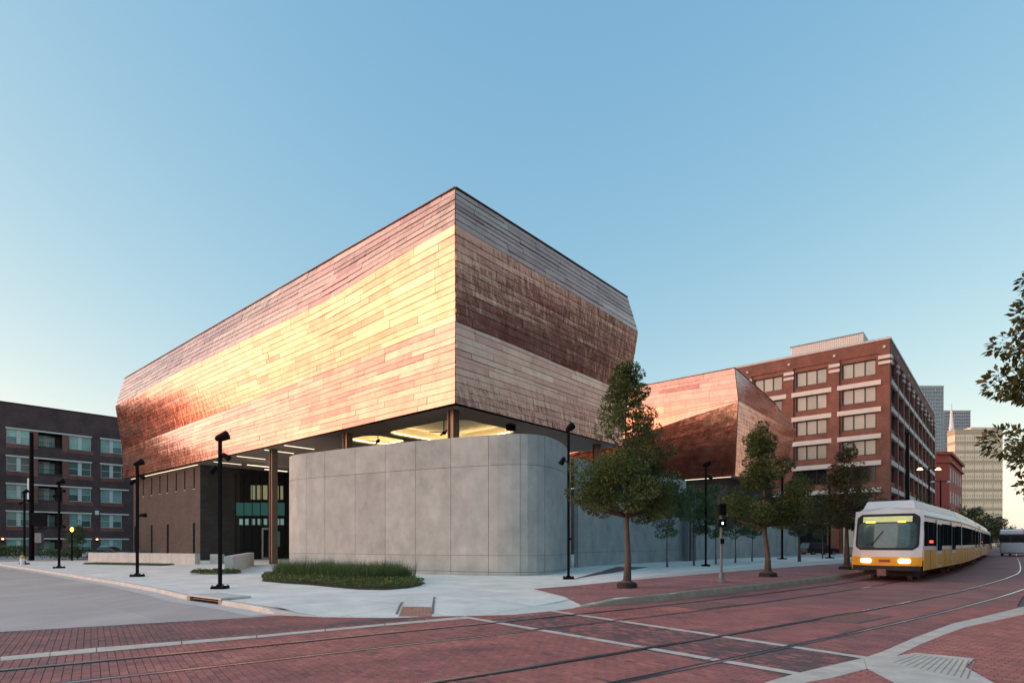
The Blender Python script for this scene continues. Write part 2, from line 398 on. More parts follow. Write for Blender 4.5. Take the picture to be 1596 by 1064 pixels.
# ------------------------------------------------------------ ground, streets
flat([(-900, -300), (900, -300), (1200, 1500), (-1200, 1500)], -.03, 'ground', M['ground'])
KL = [GP(-60, 872.5), GP(0, 878.5), GP(56, 886), GP(131.6, 898), GP(188, 906.7), GP(250, 918), GP(297.5, 929), GP(342.7, 934.6), GP(382.8, 941), GP(424, 950)]
KR = [Vector((1.7, 15.6, 0)), Vector((2.5, 16.1, 0)), Vector((3.55, 16.75, 0)), Vector((4.95, 17.75, 0)), Vector((10.2, 22.4, 0)), Vector((14.3, 26.1, 0)),
      Vector((18.4, 30.3, 0)), Vector((30, 43.2, 0)), Vector((60, 77, 0)), Vector((105, 128, 0))]
for p in KL + KR: p.z = 0
street_edge = KL + RAMP + KR
BRK = [G(x, y) for x, y in ((-60, 987.5), (150, 975.4), (400, 961))] + [Vector((-5.6, 14.2, 0))] + RAMP + KR[1:3] + [Vector((3.55, 16.0, 0))]
CORNER = [G(x, y) for x, y in ((1203, 1060), (1246, 1048), (1346, 1025), (1376, 1015), (1421.5, 995), (1484, 971.5), (1529, 961.5), (1596, 945))]
CORNER_IN = [G(x, y) for x, y in ((1258, 1064), (1294, 1058), (1351, 1043), (1396.5, 1023), (1434, 1005), (1468, 991), (1504, 978), (1596, 957.7))]
nearpoly = [(-11, 5.3)] + [(p.x, p.y) for p in BRK] + [(14.2, 16.0), (CORNER[7].x, CORNER[7].y)] + \
           [(p.x, p.y) for p in reversed(CORNER[:7])] + [(2.9, 7.0), (1.9, 5.3)]
nearpoly = ccw(nearpoly)
bs = flat(nearpoly, -.013, 'brick_street', M['mortar'])
far = [(3.55, 16.0), (14.2, 16.0), (16, 17.9), (28.7, 31), (70, 77), (130, 143), (118, 143)] + [(p.x, p.y) for p in reversed(KR[2:])]
flat(far, 0.0, 'brick_street_beyond', M['brick_far'])
flat([(-60, -8), (60, -8), (60, 5.3), (-60, 5.3)], 0.0, 'brick_street_behind', M['brick_far'])
flat([(-60, 5.3), (-11, 5.3), (BRK[0].x, BRK[0].y), (-60, 12)], 0.0, 'brick_street_left', M['brick_far'])
b1a, b2a = 7.5, 9.8
def brick_tone(p):
    x = sum(q[0] for q in p) / len(p); y = sum(q[1] for q in p) / len(p); a = x * T.x + y * T.y; b = x * N.x + y * N.y
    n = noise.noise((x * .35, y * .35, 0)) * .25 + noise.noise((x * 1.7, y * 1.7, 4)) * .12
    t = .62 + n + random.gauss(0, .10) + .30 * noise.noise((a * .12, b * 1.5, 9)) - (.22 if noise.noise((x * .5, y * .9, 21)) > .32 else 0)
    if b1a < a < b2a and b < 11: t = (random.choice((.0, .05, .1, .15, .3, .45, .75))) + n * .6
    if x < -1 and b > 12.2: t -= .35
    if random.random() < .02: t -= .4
    return max(0, min(1, t))
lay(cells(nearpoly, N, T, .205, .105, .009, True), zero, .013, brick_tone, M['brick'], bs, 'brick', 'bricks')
# concrete side street on the left
kp = [(p.x, p.y) for p in KL]
stp = ccw([(-5.6, 14.2)] + [(p.x, p.y) for p in (G(400, 961), G(150, 975.4), G(-60, 987.5))] + [(-60, 12), (-140, 20), (-140, 90)] + kp)
ss = flat(stp, -.012, 'concrete_street', M['mortar'])
D1 = Vector((-.74, .67, 0)); D2 = Vector((.67, .74, 0))
lay(cells(stp, D1, D2, 6.1, 4.3, .012, False, frame=False), lambda x, y: .004, .02, lambda p: random.random(), M['concrete_street'], ss, 'street_slab', 'street_slabs')
flat([(-140, 90), (-52, 51.6), (-30, 56), (-20, 66), (30, 130), (-50, 150)], -.004, 'back_street', M['concrete_street'])
# raised plaza
PL = ccw([(p.x, p.y) for p in street_edge] + [(125, 150), (40, 150), (-20, 66), (-30, 56), (-44, 49.6), (-52, 50.2)])
grid_cells = []
def plaza_sheet(poly, dz, name, m, step=1.0, near=True, **kw):
    mb = MB()
    for p in cells(poly, UX, VX, step, step, 0, False, frame=False, keep=True):
        mb.add([(x, y, zp(x, y) + dz) for x, y in p], [tuple(range(len(p)))])
    return mb.build(name, m, **kw)
def nearonly(poly, y1):
    return clip(poly, [(-200, -10), (200, -10), (200, y1), (-200, y1)])
def faronly(poly, y0):
    return clip(poly, [(-200, y0), (200, y0), (200, 300), (-200, 300)])
pb = plaza_sheet(nearonly(PL, 60), -.02, 'plaza_paving', M['mortar'], .61); pb['kind'] = 'structure'
W1 = Vector((.985, .17, 0)); W2 = Vector((-.17, .985, 0))
nearslabs = cells(nearonly(PL, 60), UX, VX, 2.44, 2.44, .018, False, frame=False)
# slabs on the ramp are split so that they can bend
lay(nearslabs, zp, .05, lambda p: random.random(), M['concrete'], pb, 'paving_slab', 'paving_slabs')
flat(faronly(PL, 60), .2, 'plaza_paving_beyond', M['concrete_plain'])
# kerbs, cut into lengths
def kerb(pts, name, topw, closed_h, segl=3.0, z0=-.01, start=0):
    par = empty(name); par['kind'] = 'structure'
    pts = [p.copy() for p in pts]; L = [0]
    for a, b in zip(pts, pts[1:]): L.append(L[-1] + (b - a).length)
    def at(s):
        for i in range(len(L) - 1):
            if s <= L[i + 1] or i == len(L) - 2:
                t = (s - L[i]) / (L[i + 1] - L[i]); return pts[i].lerp(pts[i + 1], t)
    s = 0
    while s < L[-1] - .3:
        e = min(s + segl, L[-1]); ring = []
        if s > 60: e = min(s + 10, L[-1])
        k = 4
        for q in range(k + 1):
            c = at(s + .006 + (e - s - .012) * q / k); d = (at(min(L[-1], s + (e - s) * q / k + .3)) - at(max(0, s + (e - s) * q / k - .3))).normalized()
            n = Vector((-d.y, d.x, 0)); h = closed_h(c)
            o = c - n * .03; i_ = c + n * topw
            ring.append([Vector((o.x, o.y, z0)), Vector((c.x - n.x * .02, c.y - n.y * .02, h * .75)), Vector((c.x, c.y, h)), Vector((i_.x, i_.y, h)), Vector((i_.x, i_.y, z0))])
        mb = MB(); vs = [v for r in ring for v in r]; fs = []
        for q in range(k):
            for j in range(4): fs.append((q * 5 + j, (q + 1) * 5 + j, (q + 1) * 5 + j + 1, q * 5 + j + 1)) 
        fs += [(0, 1, 2, 3, 4), tuple(k * 5 + j for j in (4, 3, 2, 1, 0))]
        mb.add(vs, fs); mb.build('kerb_stone', M['kerb'] if name == 'tall_kerb' else M['concrete_plain'], par); s = e
    return par
left = KL[:6]
kerb(left + [KL[6] + (KL[5] - KL[6]).normalized() * .1], 'kerb', .16, lambda c: zp(c.x, c.y) + .004)
kerb(KL[7:] + [RAMP[0]], 'kerb', .16, lambda c: max(.01, (zp(c.x, c.y) + .004)))
kerb(KR, 'tall_kerb', .17, lambda c: max(.012, zp(c.x, c.y) + .004))
# light gutter strip along the left kerb
gut = MB(); gl = [p + (Vector((p.x, p.y, 0)) * 0) for p in KL]; go = offset_line(gl, -.55)
for i in range(len(gl) - 1):
    gut.quad(gl[i] + UP * .008, go[i] + UP * .008, go[i + 1] + UP * .008, gl[i + 1] + UP * .008)
g_ = gut.build('gutter', M['concrete_plain']); g_['kind'] = 'structure'
# storm drain inlet
si = empty('storm_drain', (KL[6].x, KL[6].y, 0)); tag(si, 'dark storm drain inlet slot in the kerb beside the tall lamp post', 'storm drain')
ax = (KL[7] - KL[6]); ln = ax.length; ax.normalize(); an = Vector((-ax.y, ax.x, 0)); zt = zp(KL[6].x, KL[6].y)
q = MB(); q.obox(Vector((0, 0, zt + .01)) - an * .02 - ax * .1, ax * (ln + .2), an * .9, UP * .05); q.build('lid', M['concrete_plain'], si)
q = MB(); q.obox(Vector((0, 0, -.14)) + an * .35, ax * ln, an * .05, UP * (zt + .12)); q.build('back_wall', M['dark'], si)
for u_ in (ln - .02, -.18): q = MB(); q.obox(Vector((0, 0, -.16)) - an * .04 + ax * u_, ax * .2, an * .3, UP * (zt + .165)); q.build('cheek', M['kerb'], si)
q = MB(); q.obox(Vector((0, 0, -.01)) - an * .05, ax * ln, an * .4, UP * .03); q.build('throat', M['dark'], si)
q = MB(); q.obox(Vector((0, 0, zt * .5)) + an * .02, ax * ln, an * .03, UP * .03); q.build('bar', M['iron'], si)

# red brick walk along the right kerb, with a beige strip behind
def strip_poly(pts): return [(p.x, p.y) for p in pts]
inn = offset_line(KR[2:], .2)
W0 = GP(905, 943); W1p = GP(832, 917.5); 
back = [GP(832, 917.5), GP(893, 913), GP(1040, 899), GP(1196, 886), GP(1345, 875)]
ext = (back[-1] - back[-2]).normalized()
back += [back[-1] + ext * 40]
walk = ccw([(W0.x, W0.y)] + [(p.x, p.y) for p in inn[:-1]] + [(back[-1].x, back[-1].y)] + [(p.x, p.y) for p in reversed(back[:-1])])
# keep the far end simple
walk = clip(walk, [(-20, 0), (200, 0), (200, 62), (-20, 62)])
bw = plaza_sheet(walk, .014, 'brick_walk', M['brick_walk'], .61); bw['kind'] = 'structure'
b2 = [GP(960, 905.5), GP(1040, 894), GP(1196, 880), GP(1330, 871)]
beige = ccw([(p.x, p.y) for p in (GP(960, 907), GP(1040, 899), GP(1196, 886), GP(1345, 875))][::1] + [(p.x, p.y) for p in reversed(b2)])
bg_ = plaza_sheet(beige, .017, 'beige_strip', M['band'], .61); bg_['kind'] = 'structure'
flat([(GP(x, y).x, GP(x, y).y) for x, y in ((893, 902), (962, 883), (1010, 883.5), (962, 891))], lambda x, y: zp(x, y) + .012, 'dark_paving_strip', M['iron'])

# concrete bands in the street
def band(pts_a, pts_b, name='concrete_band', z=.005, segl=None):
    mb = MB()
    n = len(pts_a)
    for i in range(n - 1): mb.quad(pts_a[i] + UP * z, pts_a[i + 1] + UP * z, pts_b[i + 1] + UP * z, pts_b[i] + UP * z)
    o = mb.build(name, M['band']); o['kind'] = 'structure'; return o
ta = [G(-60, 1029), G(0, 1023.3), G(150, 1009), G(400, 989.7), G(600, 971.4), G(713, 961.4)]
tb = [G(-60, 1036), G(0, 1029.5), G(150, 1016), G(400, 993.5), G(600, 974.6), G(738, 963)]
for a, b_, c, d in zip(ta, ta[1:], tb, tb[1:]):
    for k in range(2):
        e = .004
        band([a.lerp(b_, k / 2 + e), a.lerp(b_, (k + 1) / 2 - e)], [c.lerp(d, k / 2 + e), c.lerp(d, (k + 1) / 2 - e)])
def cross(p, q, w_=.2, n=4):
    d = (q - p).normalized(); s_ = Vector((-d.y, d.x, 0)) * w_ / 2
    for k in range(n):
        a = p.lerp(q, k / n + .002); b_ = p.lerp(q, (k + 1) / n - .002); band([a + s_, b_ + s_], [a - s_, b_ - s_], z=.006)
cross(G(720, 960.5), G(1246, 1050), .2, 6)
cross(G(856, 951), G(1352, 1025), .2, 6)
# right-hand corner: kerb band, ramp and pavers
cb_ = MB()
Cx = CORNER + [CORNER[-1] + (CORNER[-1] - CORNER[-2]).normalized() * 3, Vector((28.7, 31, 0)), Vector((70, 77, 0)), Vector((130, 143, 0))]
Ci = CORNER_IN + [CORNER_IN[-1] + (CORNER[-1] - CORNER[-2]).normalized() * 3, Vector((29.0, 30.6, 0)), Vector((70.4, 76.6, 0)), Vector((131, 142, 0))]
Cx = [Vector((1.9, 5.3, 0)), Vector((2.9, 7.0, 0))] + Cx[0:]; Ci = [Vector((2.6, 5.3, 0)), Vector((3.4, 6.9, 0))] + Ci[0:]
par = empty('corner_kerb'); par['kind'] = 'structure'
for i in range(len(Cx) - 1):
    a, b_, c, d = Cx[i], Cx[i + 1], Ci[i + 1], Ci[i]; g = .006 / max((b_ - a).length, .01)
    mb = MB(); mb.add([a.lerp(b_, g) + UP * .0, b_.lerp(a, g), c.lerp(d, g) + UP * .018, d.lerp(c, g) + UP * .018,
                       a.lerp(b_, g) - UP * .05, b_.lerp(a, g) - UP * .05, c.lerp(d, g) - UP * .05, d.lerp(c, g) - UP * .05],
                      [(0, 3, 2, 1), (0, 1, 5, 4), (1, 2, 6, 5), (2, 3, 7, 6), (3, 0, 4, 7)])
    for k in (0, 1): mb.v[k] = (mb.v[k][0], mb.v[k][1], .007)
    mb.build('kerb_stone', M['band'], par)
cornp = ccw([(p.x, p.y) for p in Ci[:11]] + [(28.8, 20), (20, 5.3)])
cw = flat(cornp, .004, 'corner_pavement', M['mortar'])
far_c = [(Ci[9].x, Ci[9].y)] + [(p.x, p.y) for p in Ci[10:]] + [(160, 120), (60, 5.3), (20, 5.3)]
flat(far_c, .012, 'corner_pavement_beyond', M['brick_walk'])
rampp = [(p.x, p.y) for p in (G(1396.5, 1023), G(1427, 1018), G(1519, 1027), G(1504, 1040), G(1547, 1064), G(1600, 1090), G(1440, 1090), G(1391.5, 1064), G(1351, 1043))]
E1 = Vector((.78, .62, 0)); E2 = Vector((-.62, .78, 0))
def inside(p, poly):
    x, y = p; c = False; n = len(poly)
    for i in range(n):
        x1, y1 = poly[i]; x2, y2 = poly[(i + 1) % n]
        if (y1 > y) != (y2 > y) and x < (x2 - x1) * (y - y1) / (y2 - y1) + x1: c = not c
    return c
cc = [p for p in cells(cornp, E2, E1, .205, .105, .010, True) if not inside((sum(q[0] for q in p) / len(p), sum(q[1] for q in p) / len(p)), rampp)]
lay(cc, lambda x, y: .016, .012, lambda p: max(.2, min(1, .75 + random.gauss(0, .12))), M['brick'], cw, 'paver', 'pavers')
rb = flat(rampp, .018, 'corner_ramp', M['band'])
rq = Vector((rampp[2][0], rampp[2][1], 0)) - Vector((rampp[0][0], rampp[0][1], 0)); r0 = G(1392, 1027)
for k in range(12):
    a = G(1428 + k * 8.2, 1021.5 + k * .9); b_ = G(1392 + k * 10.5, 1034 + k * 2.3)
    mb = MB(); d = (b_ - a).normalized(); s_ = Vector((-d.y, d.x, 0)) * .009
    mb.quad(a + s_ + UP * .020, a - s_ + UP * .020, b_ - s_ + UP * .020, b_ + s_ + UP * .020); 
    mb.build('ramp_groove', M['kerb'], rb)

# ------------------------------------------------------------ tram rails
RA = [Vector((-9.5, 4.6, 0)), Vector((-7.6, 6.0, 0)), Vector((-5.64, 7.32, 0)), Vector((-3.84, 8.55, 0)), Vector((-1.7, 10.1, 0)), Vector((.03, 11.32, 0)), Vector((2.45, 13.1, 0)), Vector((4.9, 14.95, 0)),
      Vector((7.85, 17.3, 0)), Vector((11.7, 20.55, 0)), Vector((15.1, 23.6, 0)), Vector((20.4, 28.7, 0)), Vector((28, 36.7, 0)), Vector((41.6, 52, 0)), Vector((62, 75.3, 0)), Vector((95, 113, 0))]
RB = [Vector((-4.4, 4.9, 0)), Vector((-1.0, 7.35, 0)), Vector((.05, 8.08, 0)), Vector((2.25, 9.68, 0)), Vector((5.39, 12.02, 0)), Vector((9.39, 15.1, 0)), Vector((12.35, 17.5, 0)), Vector((16.3, 20.8, 0)), Vector((20.9, 24.9, 0)), Vector((25.9, 29.6, 0)),
      Vector((31.6, 35.4, 0)), Vector((44, 49.3, 0)), Vector((64, 72.1, 0)), Vector((97, 109.5, 0))]
RA = resample(RA, 1.2); RB = resample(RB, 1.2)
RD = offset_line(RA, 1.435); RC = offset_line(RB, -1.42)
tr = empty('tram_track'); tr['kind'] = 'structure'
for nm, line, side in (('rail', RA, 1), ('rail', RD, -1), ('rail', RB, -1), ('rail', RC, 1)):
    mb = MB(); gm = MB(); cm = MB(); L_ = offset_line(line, .035); R_ = offset_line(line, -.035)
    g1 = offset_line(line, .038 * side); g2 = offset_line(line, .095 * side); c1 = offset_line(line, .16); c2 = offset_line(line, -.16)
    for i in range(len(line) - 1):
        mb.quad(R_[i] + UP * .012, R_[i + 1] + UP * .012, L_[i + 1] + UP * .012, L_[i] + UP * .012)
        mb.quad(R_[i] + UP * .002, R_[i + 1] + UP * .002, R_[i + 1] + UP * .012, R_[i] + UP * .012)
        mb.quad(L_[i + 1] + UP * .002, L_[i] + UP * .002, L_[i] + UP * .012, L_[i + 1] + UP * .012)
        q = (g1[i], g1[i + 1], g2[i + 1], g2[i]); q = q if side < 0 else q[::-1]
        gm.quad(*[v + UP * .0105 for v in q])
    mb.build('rail', M['steel'], tr); gm.build('flangeway', M['groove'], tr)
# drain plates between the rails
for px, py in ((1330, 962), (1100, 943)):
    c = G(px, py); o = empty('track_drain', (c.x, c.y, 0)); tag(o, 'dark cast drain grating between the rails, ' + ('near the right corner kerb' if px > 1200 else 'near the tall brown kerb'), 'drain grate', 'drain gratings in the tram track')
    mb = MB()
    dd = T; nn = N
    mb.obox(Vector((0, 0, .004)) - dd * 1.0 - nn * .5, dd * 2.0, nn * 1.0, UP * .004); mb.build('frame', M['iron'], o)
    mb = MB()
    for k in range(16): mb.obox(Vector((0, 0, .008)) - dd * (.95 - k * .12) - nn * .45, dd * .05, nn * .9, UP * .004)
    mb.build('grating', M['mortar'], o)
# tactile patch, ramp side edges
tp = empty('tactile_patch', G(648, 951)); tp.location.z = 0; tag(tp, 'orange brown tactile brick patch at the foot of the kerb ramp', 'tactile paving')
tl = tp.location
quad = [G(x, y, .06) for x, y in ((621, 957), (673, 957), (672, 947.5), (627, 947.5))]
for r_ in range(4):
    for c_ in range(9):
        u0, u1 = c_ / 9 + .006, (c_ + 1) / 9 - .006; v0, v1 = r_ / 4 + .02, (r_ + 1) / 4 - .02; vs = []
        for u, v in ((u0, v0), (u1, v0), (u1, v1), (u0, v1)):
            p = quad[0].lerp(quad[1], u).lerp(quad[3].lerp(quad[2], u), v); vs.append(Vector((p.x, p.y, zp(p.x, p.y) + .012)) - tl)
        mb = MB(); mb.add(vs + [v - UP * .03 for v in vs], [(0, 1, 2, 3), (0, 4, 5, 1), (1, 5, 6, 2), (2, 6, 7, 3), (3, 7, 4, 0)]); mb.build('tactile_brick', M['tactile'], tp)
for (a, b_) in (((618, 957), (627, 938)), ((674, 957), (677, 930))):
    p, q = GP(*a), GP(*b_); d = (q - p).normalized(); s_ = Vector((-d.y, d.x, 0)) * .03
    mb = MB(); n = 6
    for k in range(n):
        u, v = p.lerp(q, k / n), p.lerp(q, (k + 1) / n)
        f_ = lambda w_: Vector((w_.x, w_.y, zp(w_.x, w_.y) + .008)) - tl
        mb.quad(f_(u + s_), f_(u - s_), f_(v - s_), f_(v + s_))
    mb.build('flare_edge', M['galv'], tp)
# ------------------------------------------------------------ the museum
from mathutils.geometry import tessellate_polygon
Mu = empty('museum_building'); tag(Mu, 'large museum clad in folded shining copper panels above a grey curved wall', 'museum')
SOF, TOP = 9.05, 20.55
def line_at(pts, ss, s):
    for i in range(len(ss) - 1):
        if s <= ss[i + 1] or i == len(ss) - 2:
            return pts[i].lerp(pts[i + 1], (s - ss[i]) / (ss[i + 1] - ss[i]))
def facade(levels, ss, rows, n, plen, seed, corner=True):
    """levels bottom..top, each a list of points at the same stations ss (metres); returns panels and backing"""
    rnd = random.Random(seed); panels = []; back = MB(); Lt = ss[-1]
    for b in range(len(levels) - 1):
        lo, hi = levels[b], levels[b + 1]
        ns = int(Lt); 
        for i in range(ns):
            for j in range(3):
                back.quad(*[line_at(lo, ss, Lt * u / ns).lerp(line_at(hi, ss, Lt * u / ns), v / 3) + n * -.035 for u, v in ((i, j), (i + 1, j), (i + 1, j + 1), (i, j + 1))])
        nr = rows[b]; hs = [rnd.uniform(.72, 1.3) for _ in range(nr)]; tot = sum(hs); f = 0
        for r in range(nr):
            f0, f1 = f / tot, (f + hs[r]) / tot; f += hs[r]; s = 0
            first = rnd.uniform(.3, 1)
            while s < Lt - .05:
                e = s + rnd.uniform(*plen) * first; first = 1
                if e > Lt - .7: e = Lt
                g = .009
                q = []
                for (sv, fv) in ((s + g, f0), (e - g, f0), (e - g, f1), (s + g, f1)):
                    q.append(line_at(lo, ss, sv).lerp(line_at(hi, ss, sv), fv))
                up = (q[3] - q[0]).normalized(); q[2] -= up * .008; q[3] -= up * .008; q[0] += up * .004; q[1] += up * .004
                t1, t2 = rnd.uniform(-.009, .009), rnd.uniform(-.009, .009)
                t3 = rnd.uniform(-.007, .007); o = [q[0] + n * (.034 + t1 + t3), q[1] + n * (.034 + t2), q[2] + n * (.012 + t2), q[3] + n * (.012 + t1)]
                c = (q[0] + q[2]) / 2
                tone = .5 + rnd.gauss(0, .13) + .25 * noise.noise(c * .12) + .15 * noise.noise(c * .5)
                x, y = px_of(c); vis = area([px_of(v) for v in q])
                if not (0 < x < 1596): vis = 0
                panels.append((vis, o, q, max(0, min(1, tone)))); s = e
    return panels, back
def panel_add(mb, o, q, tone, flip):
    vs = o + q; fs = [(0, 1, 2, 3), (0, 4, 5, 1), (1, 5, 6, 2), (2, 6, 7, 3), (3, 7, 4, 0)]
    if flip: fs = [tuple(reversed(f)) for f in fs]
    mb.add(vs, fs, tone)
C = Vector((-2.99, 30.1, 0)); 
def pt(C, d, t, n, off, z): p = C + d * t + n * off; p.z = z; return p
CN = NL + NR
ss = [0, 4, 11, 20, 36, 54]
def lv(C, d, n, ss, corner_off, zc, rest):
    out = [C + CN * corner_off + UP * zc]
    for t, off, z in rest: out.append(pt(C, d, t, n, off, z))
    return out
# main volume, long left face (levels: bottom, fold 2, fold 1, top)
Lb = lv(C, VX, NL, ss, .32, SOF, [(4, .32, SOF), (11, .25, SOF), (20, .2, SOF), (36, .25, SOF), (53.6, .35, SOF)])
L2 = lv(C, VX, NL, ss, .0, 13.5, [(4, .02, 13.45), (11, .10, 13.2), (20, .12, 13.0), (36, .15, 12.8), (54.4, .2, 12.4)])
L1 = lv(C, VX, NL, ss, .52, 18.2, [(4, .62, 17.95), (11, .72, 17.4), (20, 1.0, 17.3), (36, 1.15, 17.35), (53.4, 1.15, 17.05)])
Lt_ = lv(C, VX, NL, ss, .12, TOP - .1, [(4, .12, TOP - .09), (11, .12, TOP - .07), (20, .1, TOP - .04), (36, .08, TOP), (54.2, .05, TOP)])
pan = []
p_, back = facade([Lb, L2, L1, Lt_], ss, [12, 12, 7], NL, (1.8, 4.6), 3); pan += [(*a, True) for a in p_]
backs = [(back, True)]
ssr = [0, 3, 9, 17.75]
Rb = lv(C, UX, NR, ssr, .32, SOF, [(3, .32, SOF), (9, .28, SOF), (17.0, .1, SOF)])
R2 = lv(C, UX, NR, ssr, .0, 13.5, [(3, .0, 13.5), (9, .0, 13.4), (18.2, .0, 13.3)])
R1 = lv(C, UX, NR, ssr, .52, 18.2, [(3, .58, 18.1), (9, .7, 18.0), (18.2, .8, 17.8)])
Rt = lv(C, UX, NR, ssr, .12, TOP - .1, [(3, .14, TOP - .09), (9, .16, TOP - .08), (17.75, .15, TOP - .08)])
p_, back = facade([Rb, R2, R1, Rt], ssr, [12, 12, 7], NR, (1.8, 4.6), 5); pan += [(*a, False) for a in p_]
backs.append((back, False))
# second copper volume further back
C2 = Vector((23.87, 61.0, 0)); S2, T2 = 8.95, 20.5
sl = [0, 5, 11, 17, 26]
Sb = lv(C2, VX, NL, sl, 0, S2, [(5, 0, S2), (11, 0, S2), (17, 0, S2), (26, 0, S2)])
Sm = lv(C2, VX, NL, sl, .25, 12.3, [(5, .3, 12.3), (11, .35, 12.2), (17, .35, 12.2), (26, .35, 12.1)])
Sd = lv(C2, VX, NL, sl, .55, 16.65, [(5, .62, 15.75), (11, .62, 14.6), (17, .55, 13.6), (26, .5, 12.9)])
Su = lv(C2, VX, NL, sl, .55, 16.95, [(5, .55, 17.35), (11, .5, 17.65), (17, .5, 17.8), (26, .5, 17.9)])
St = lv(C2, VX, NL, sl, 0, T2, [(5, 0, T2), (11, 0, T2), (17, 0, T2), (26, 0, T2)])
p_, back = facade([Sb, Sm, Sd, Su, St], sl, [4, 6, 3, 6], NL, (2.5, 7), 8); pan += [(*a, True) for a in p_]; backs.append((back, True))
sr = [0, 9, 18.5]
Qb = lv(C2, UX, NR, sr, 0, S2, [(9, 0, S2), (18.2, -.2, S2)])
Qm = lv(C2, UX, NR, sr, .25, 12.3, [(9, .2, 12.2), (18.7, .1, 12.3)])
Qd = lv(C2, UX, NR, sr, .55, 16.8, [(9, .7, 16.6), (20.0, .9, 16.6)])
Qt = lv(C2, UX, NR, sr, 0, T2, [(9, -.6, T2 - .1), (18.4, -1.2, T2 - .3)])
p_, back = facade([Qb, Qm, Qd, Qt], sr, [9, 11, 10], NR, (.8, 2.2), 9); pan += [(*a, False) for a in p_]; backs.append((back, False))
core = MB()
for bk, fl in backs:
    core.add(bk.v, [tuple(reversed(f)) if fl else f for f in bk.f])
# roofs, back and end walls of both volumes
def shell(Ca, a, b, z0, z1):
    p = [Ca + NL * -.05 + NR * -.05, Ca + UX * b, Ca + UX * b + VX * a, Ca + VX * a]; q = [Vector((v.x, v.y, 0)) for v in p]
    core.quad(*[v + UP * (z1 - .15) for v in q])
    core.quad(q[1] + UP * z0, q[2] + UP * z0, q[2] + UP * z1, q[1] + UP * z1); core.quad(q[2] + UP * z0, q[3] + UP * z0, q[3] + UP * z1, q[2] + UP * z1)
shell(C, 54, 17.0, SOF + .01, TOP - .1); shell(C2, 26, 14, S2 + .01, T2 - 2.5)
cv = core.build('copper_cladding', M['copper_back'], Mu)
pan.sort(key=lambda a: -a[0])
for v, o, q, tn, fl in pan[:300]:
    mb = MB(); panel_add(mb, o, q, tn, fl); mb.build('copper_panel', M['copper'], cv, tone=True)
mb = MB()
for v, o, q, tn, fl in pan[300:]: panel_add(mb, o, q, tn, fl)
mb.build('copper_panels', M['copper'], cv, tone=True)['kind'] = 'stuff'
# copings along the roof edge
cp = MB()
for line, n in ((Lt_, NL), (Rt, NR), (St, NL), (Qt, NR)):
    cp = MB()
    for a, b_ in zip(line, line[1:]):
        d = b_ - a; cp.obox(a + n * .07 + UP * .0, d, -n * .35, UP * .045)
    cp.build('roof_coping', M['column'], Mu)
edge = MB()
for a, b_ in ((Lb[0], L2[0]), (L2[0], L1[0]), (L1[0], Lt_[0])):
    edge.tube([a + CN * .03, b_ + CN * .03], .022, 6)
for a, b_ in ((Sb[0], Sm[0]), (Sm[0], Sd[0]), (Sd[0], Su[0]), (Su[0], St[0])):
    edge.tube([a + CN * .03, b_ + CN * .03], .04, 6)
edge.build('corner_trim', M['copper_back'], Mu)
# soffit with two rounded light coves
def AB(a, b, z, Ca=C): p = Ca + VX * a + UX * b; p.z = z; return p
def rrect(a0, a1, b0, b1, r, k=6):
    out = []
    for (ca, cb_, st) in ((a1 - r, b1 - r, 0), (a0 + r, b1 - r, 90), (a0 + r, b0 + r, 180), (a1 - r, b0 + r, 270)):
        for i in range(k + 1):
            th = R(st + 90 * i / k); out.append((ca + r * math.cos(th), cb_ + r * math.sin(th)))
    return out
coves = [rrect(2.1, 9.3, 2.2, 8.0, 1.3), rrect(10.2, 13.5, 2.0, 5.4, 1.2)]
outer = [(-.0, -.0), (53.6, 0), (53.6, 17), (0, 17)]
loops = [[Vector((a, b, 0)) for a, b in outer]] + [[Vector((a, b, 0)) for a, b in c] for c in coves]
tris = tessellate_polygon(loops); flatv = [v for l in loops for v in l]
mb = MB(); mb.add([AB(v.x, v.y, SOF) for v in flatv], [tuple(t) for t in tris])
mb.build('soffit', M['soffit'], Mu)
for c in coves:
    ca = sum(p[0] for p in c) / len(c); cb_ = sum(p[1] for p in c) / len(c)
    big = [(a + (.30 if a > ca else -.30), b + (.30 if b > cb_ else -.30)) for a, b in c]
    mb = MB(); n = len(c)
    for i in range(n):
        j = (i + 1) % n
        mb.quad(AB(*c[i], SOF), AB(*c[j], SOF), AB(*c[j], SOF + .12), AB(*c[i], SOF + .12))
        mb.quad(AB(*c[i], SOF + .12), AB(*c[j], SOF + .12), AB(*big[j], SOF + .12), AB(*big[i], SOF + .12))
        mb.quad(AB(*big[i], SOF + .12), AB(*big[j], SOF + .12), AB(*big[j], SOF + .7), AB(*big[i], SOF + .7))
    mb.add([AB(*p, SOF + .7) for p in big], [tuple(range(n))])
    tray = mb.build('ceiling_cove', M['plaster'], Mu)
    mb = MB()
    sm = [(a + (.2 if a > ca else -.2), b + (.2 if b > cb_ else -.2)) for a, b in c]
    for i in range(n):
        j = (i + 1) % n; mb.quad(AB(*sm[i], SOF + .16), AB(*sm[j], SOF + .16), AB(*big[j], SOF + .22), AB(*big[i], SOF + .22))
    mb.build('cove_light', M['led'], tray)
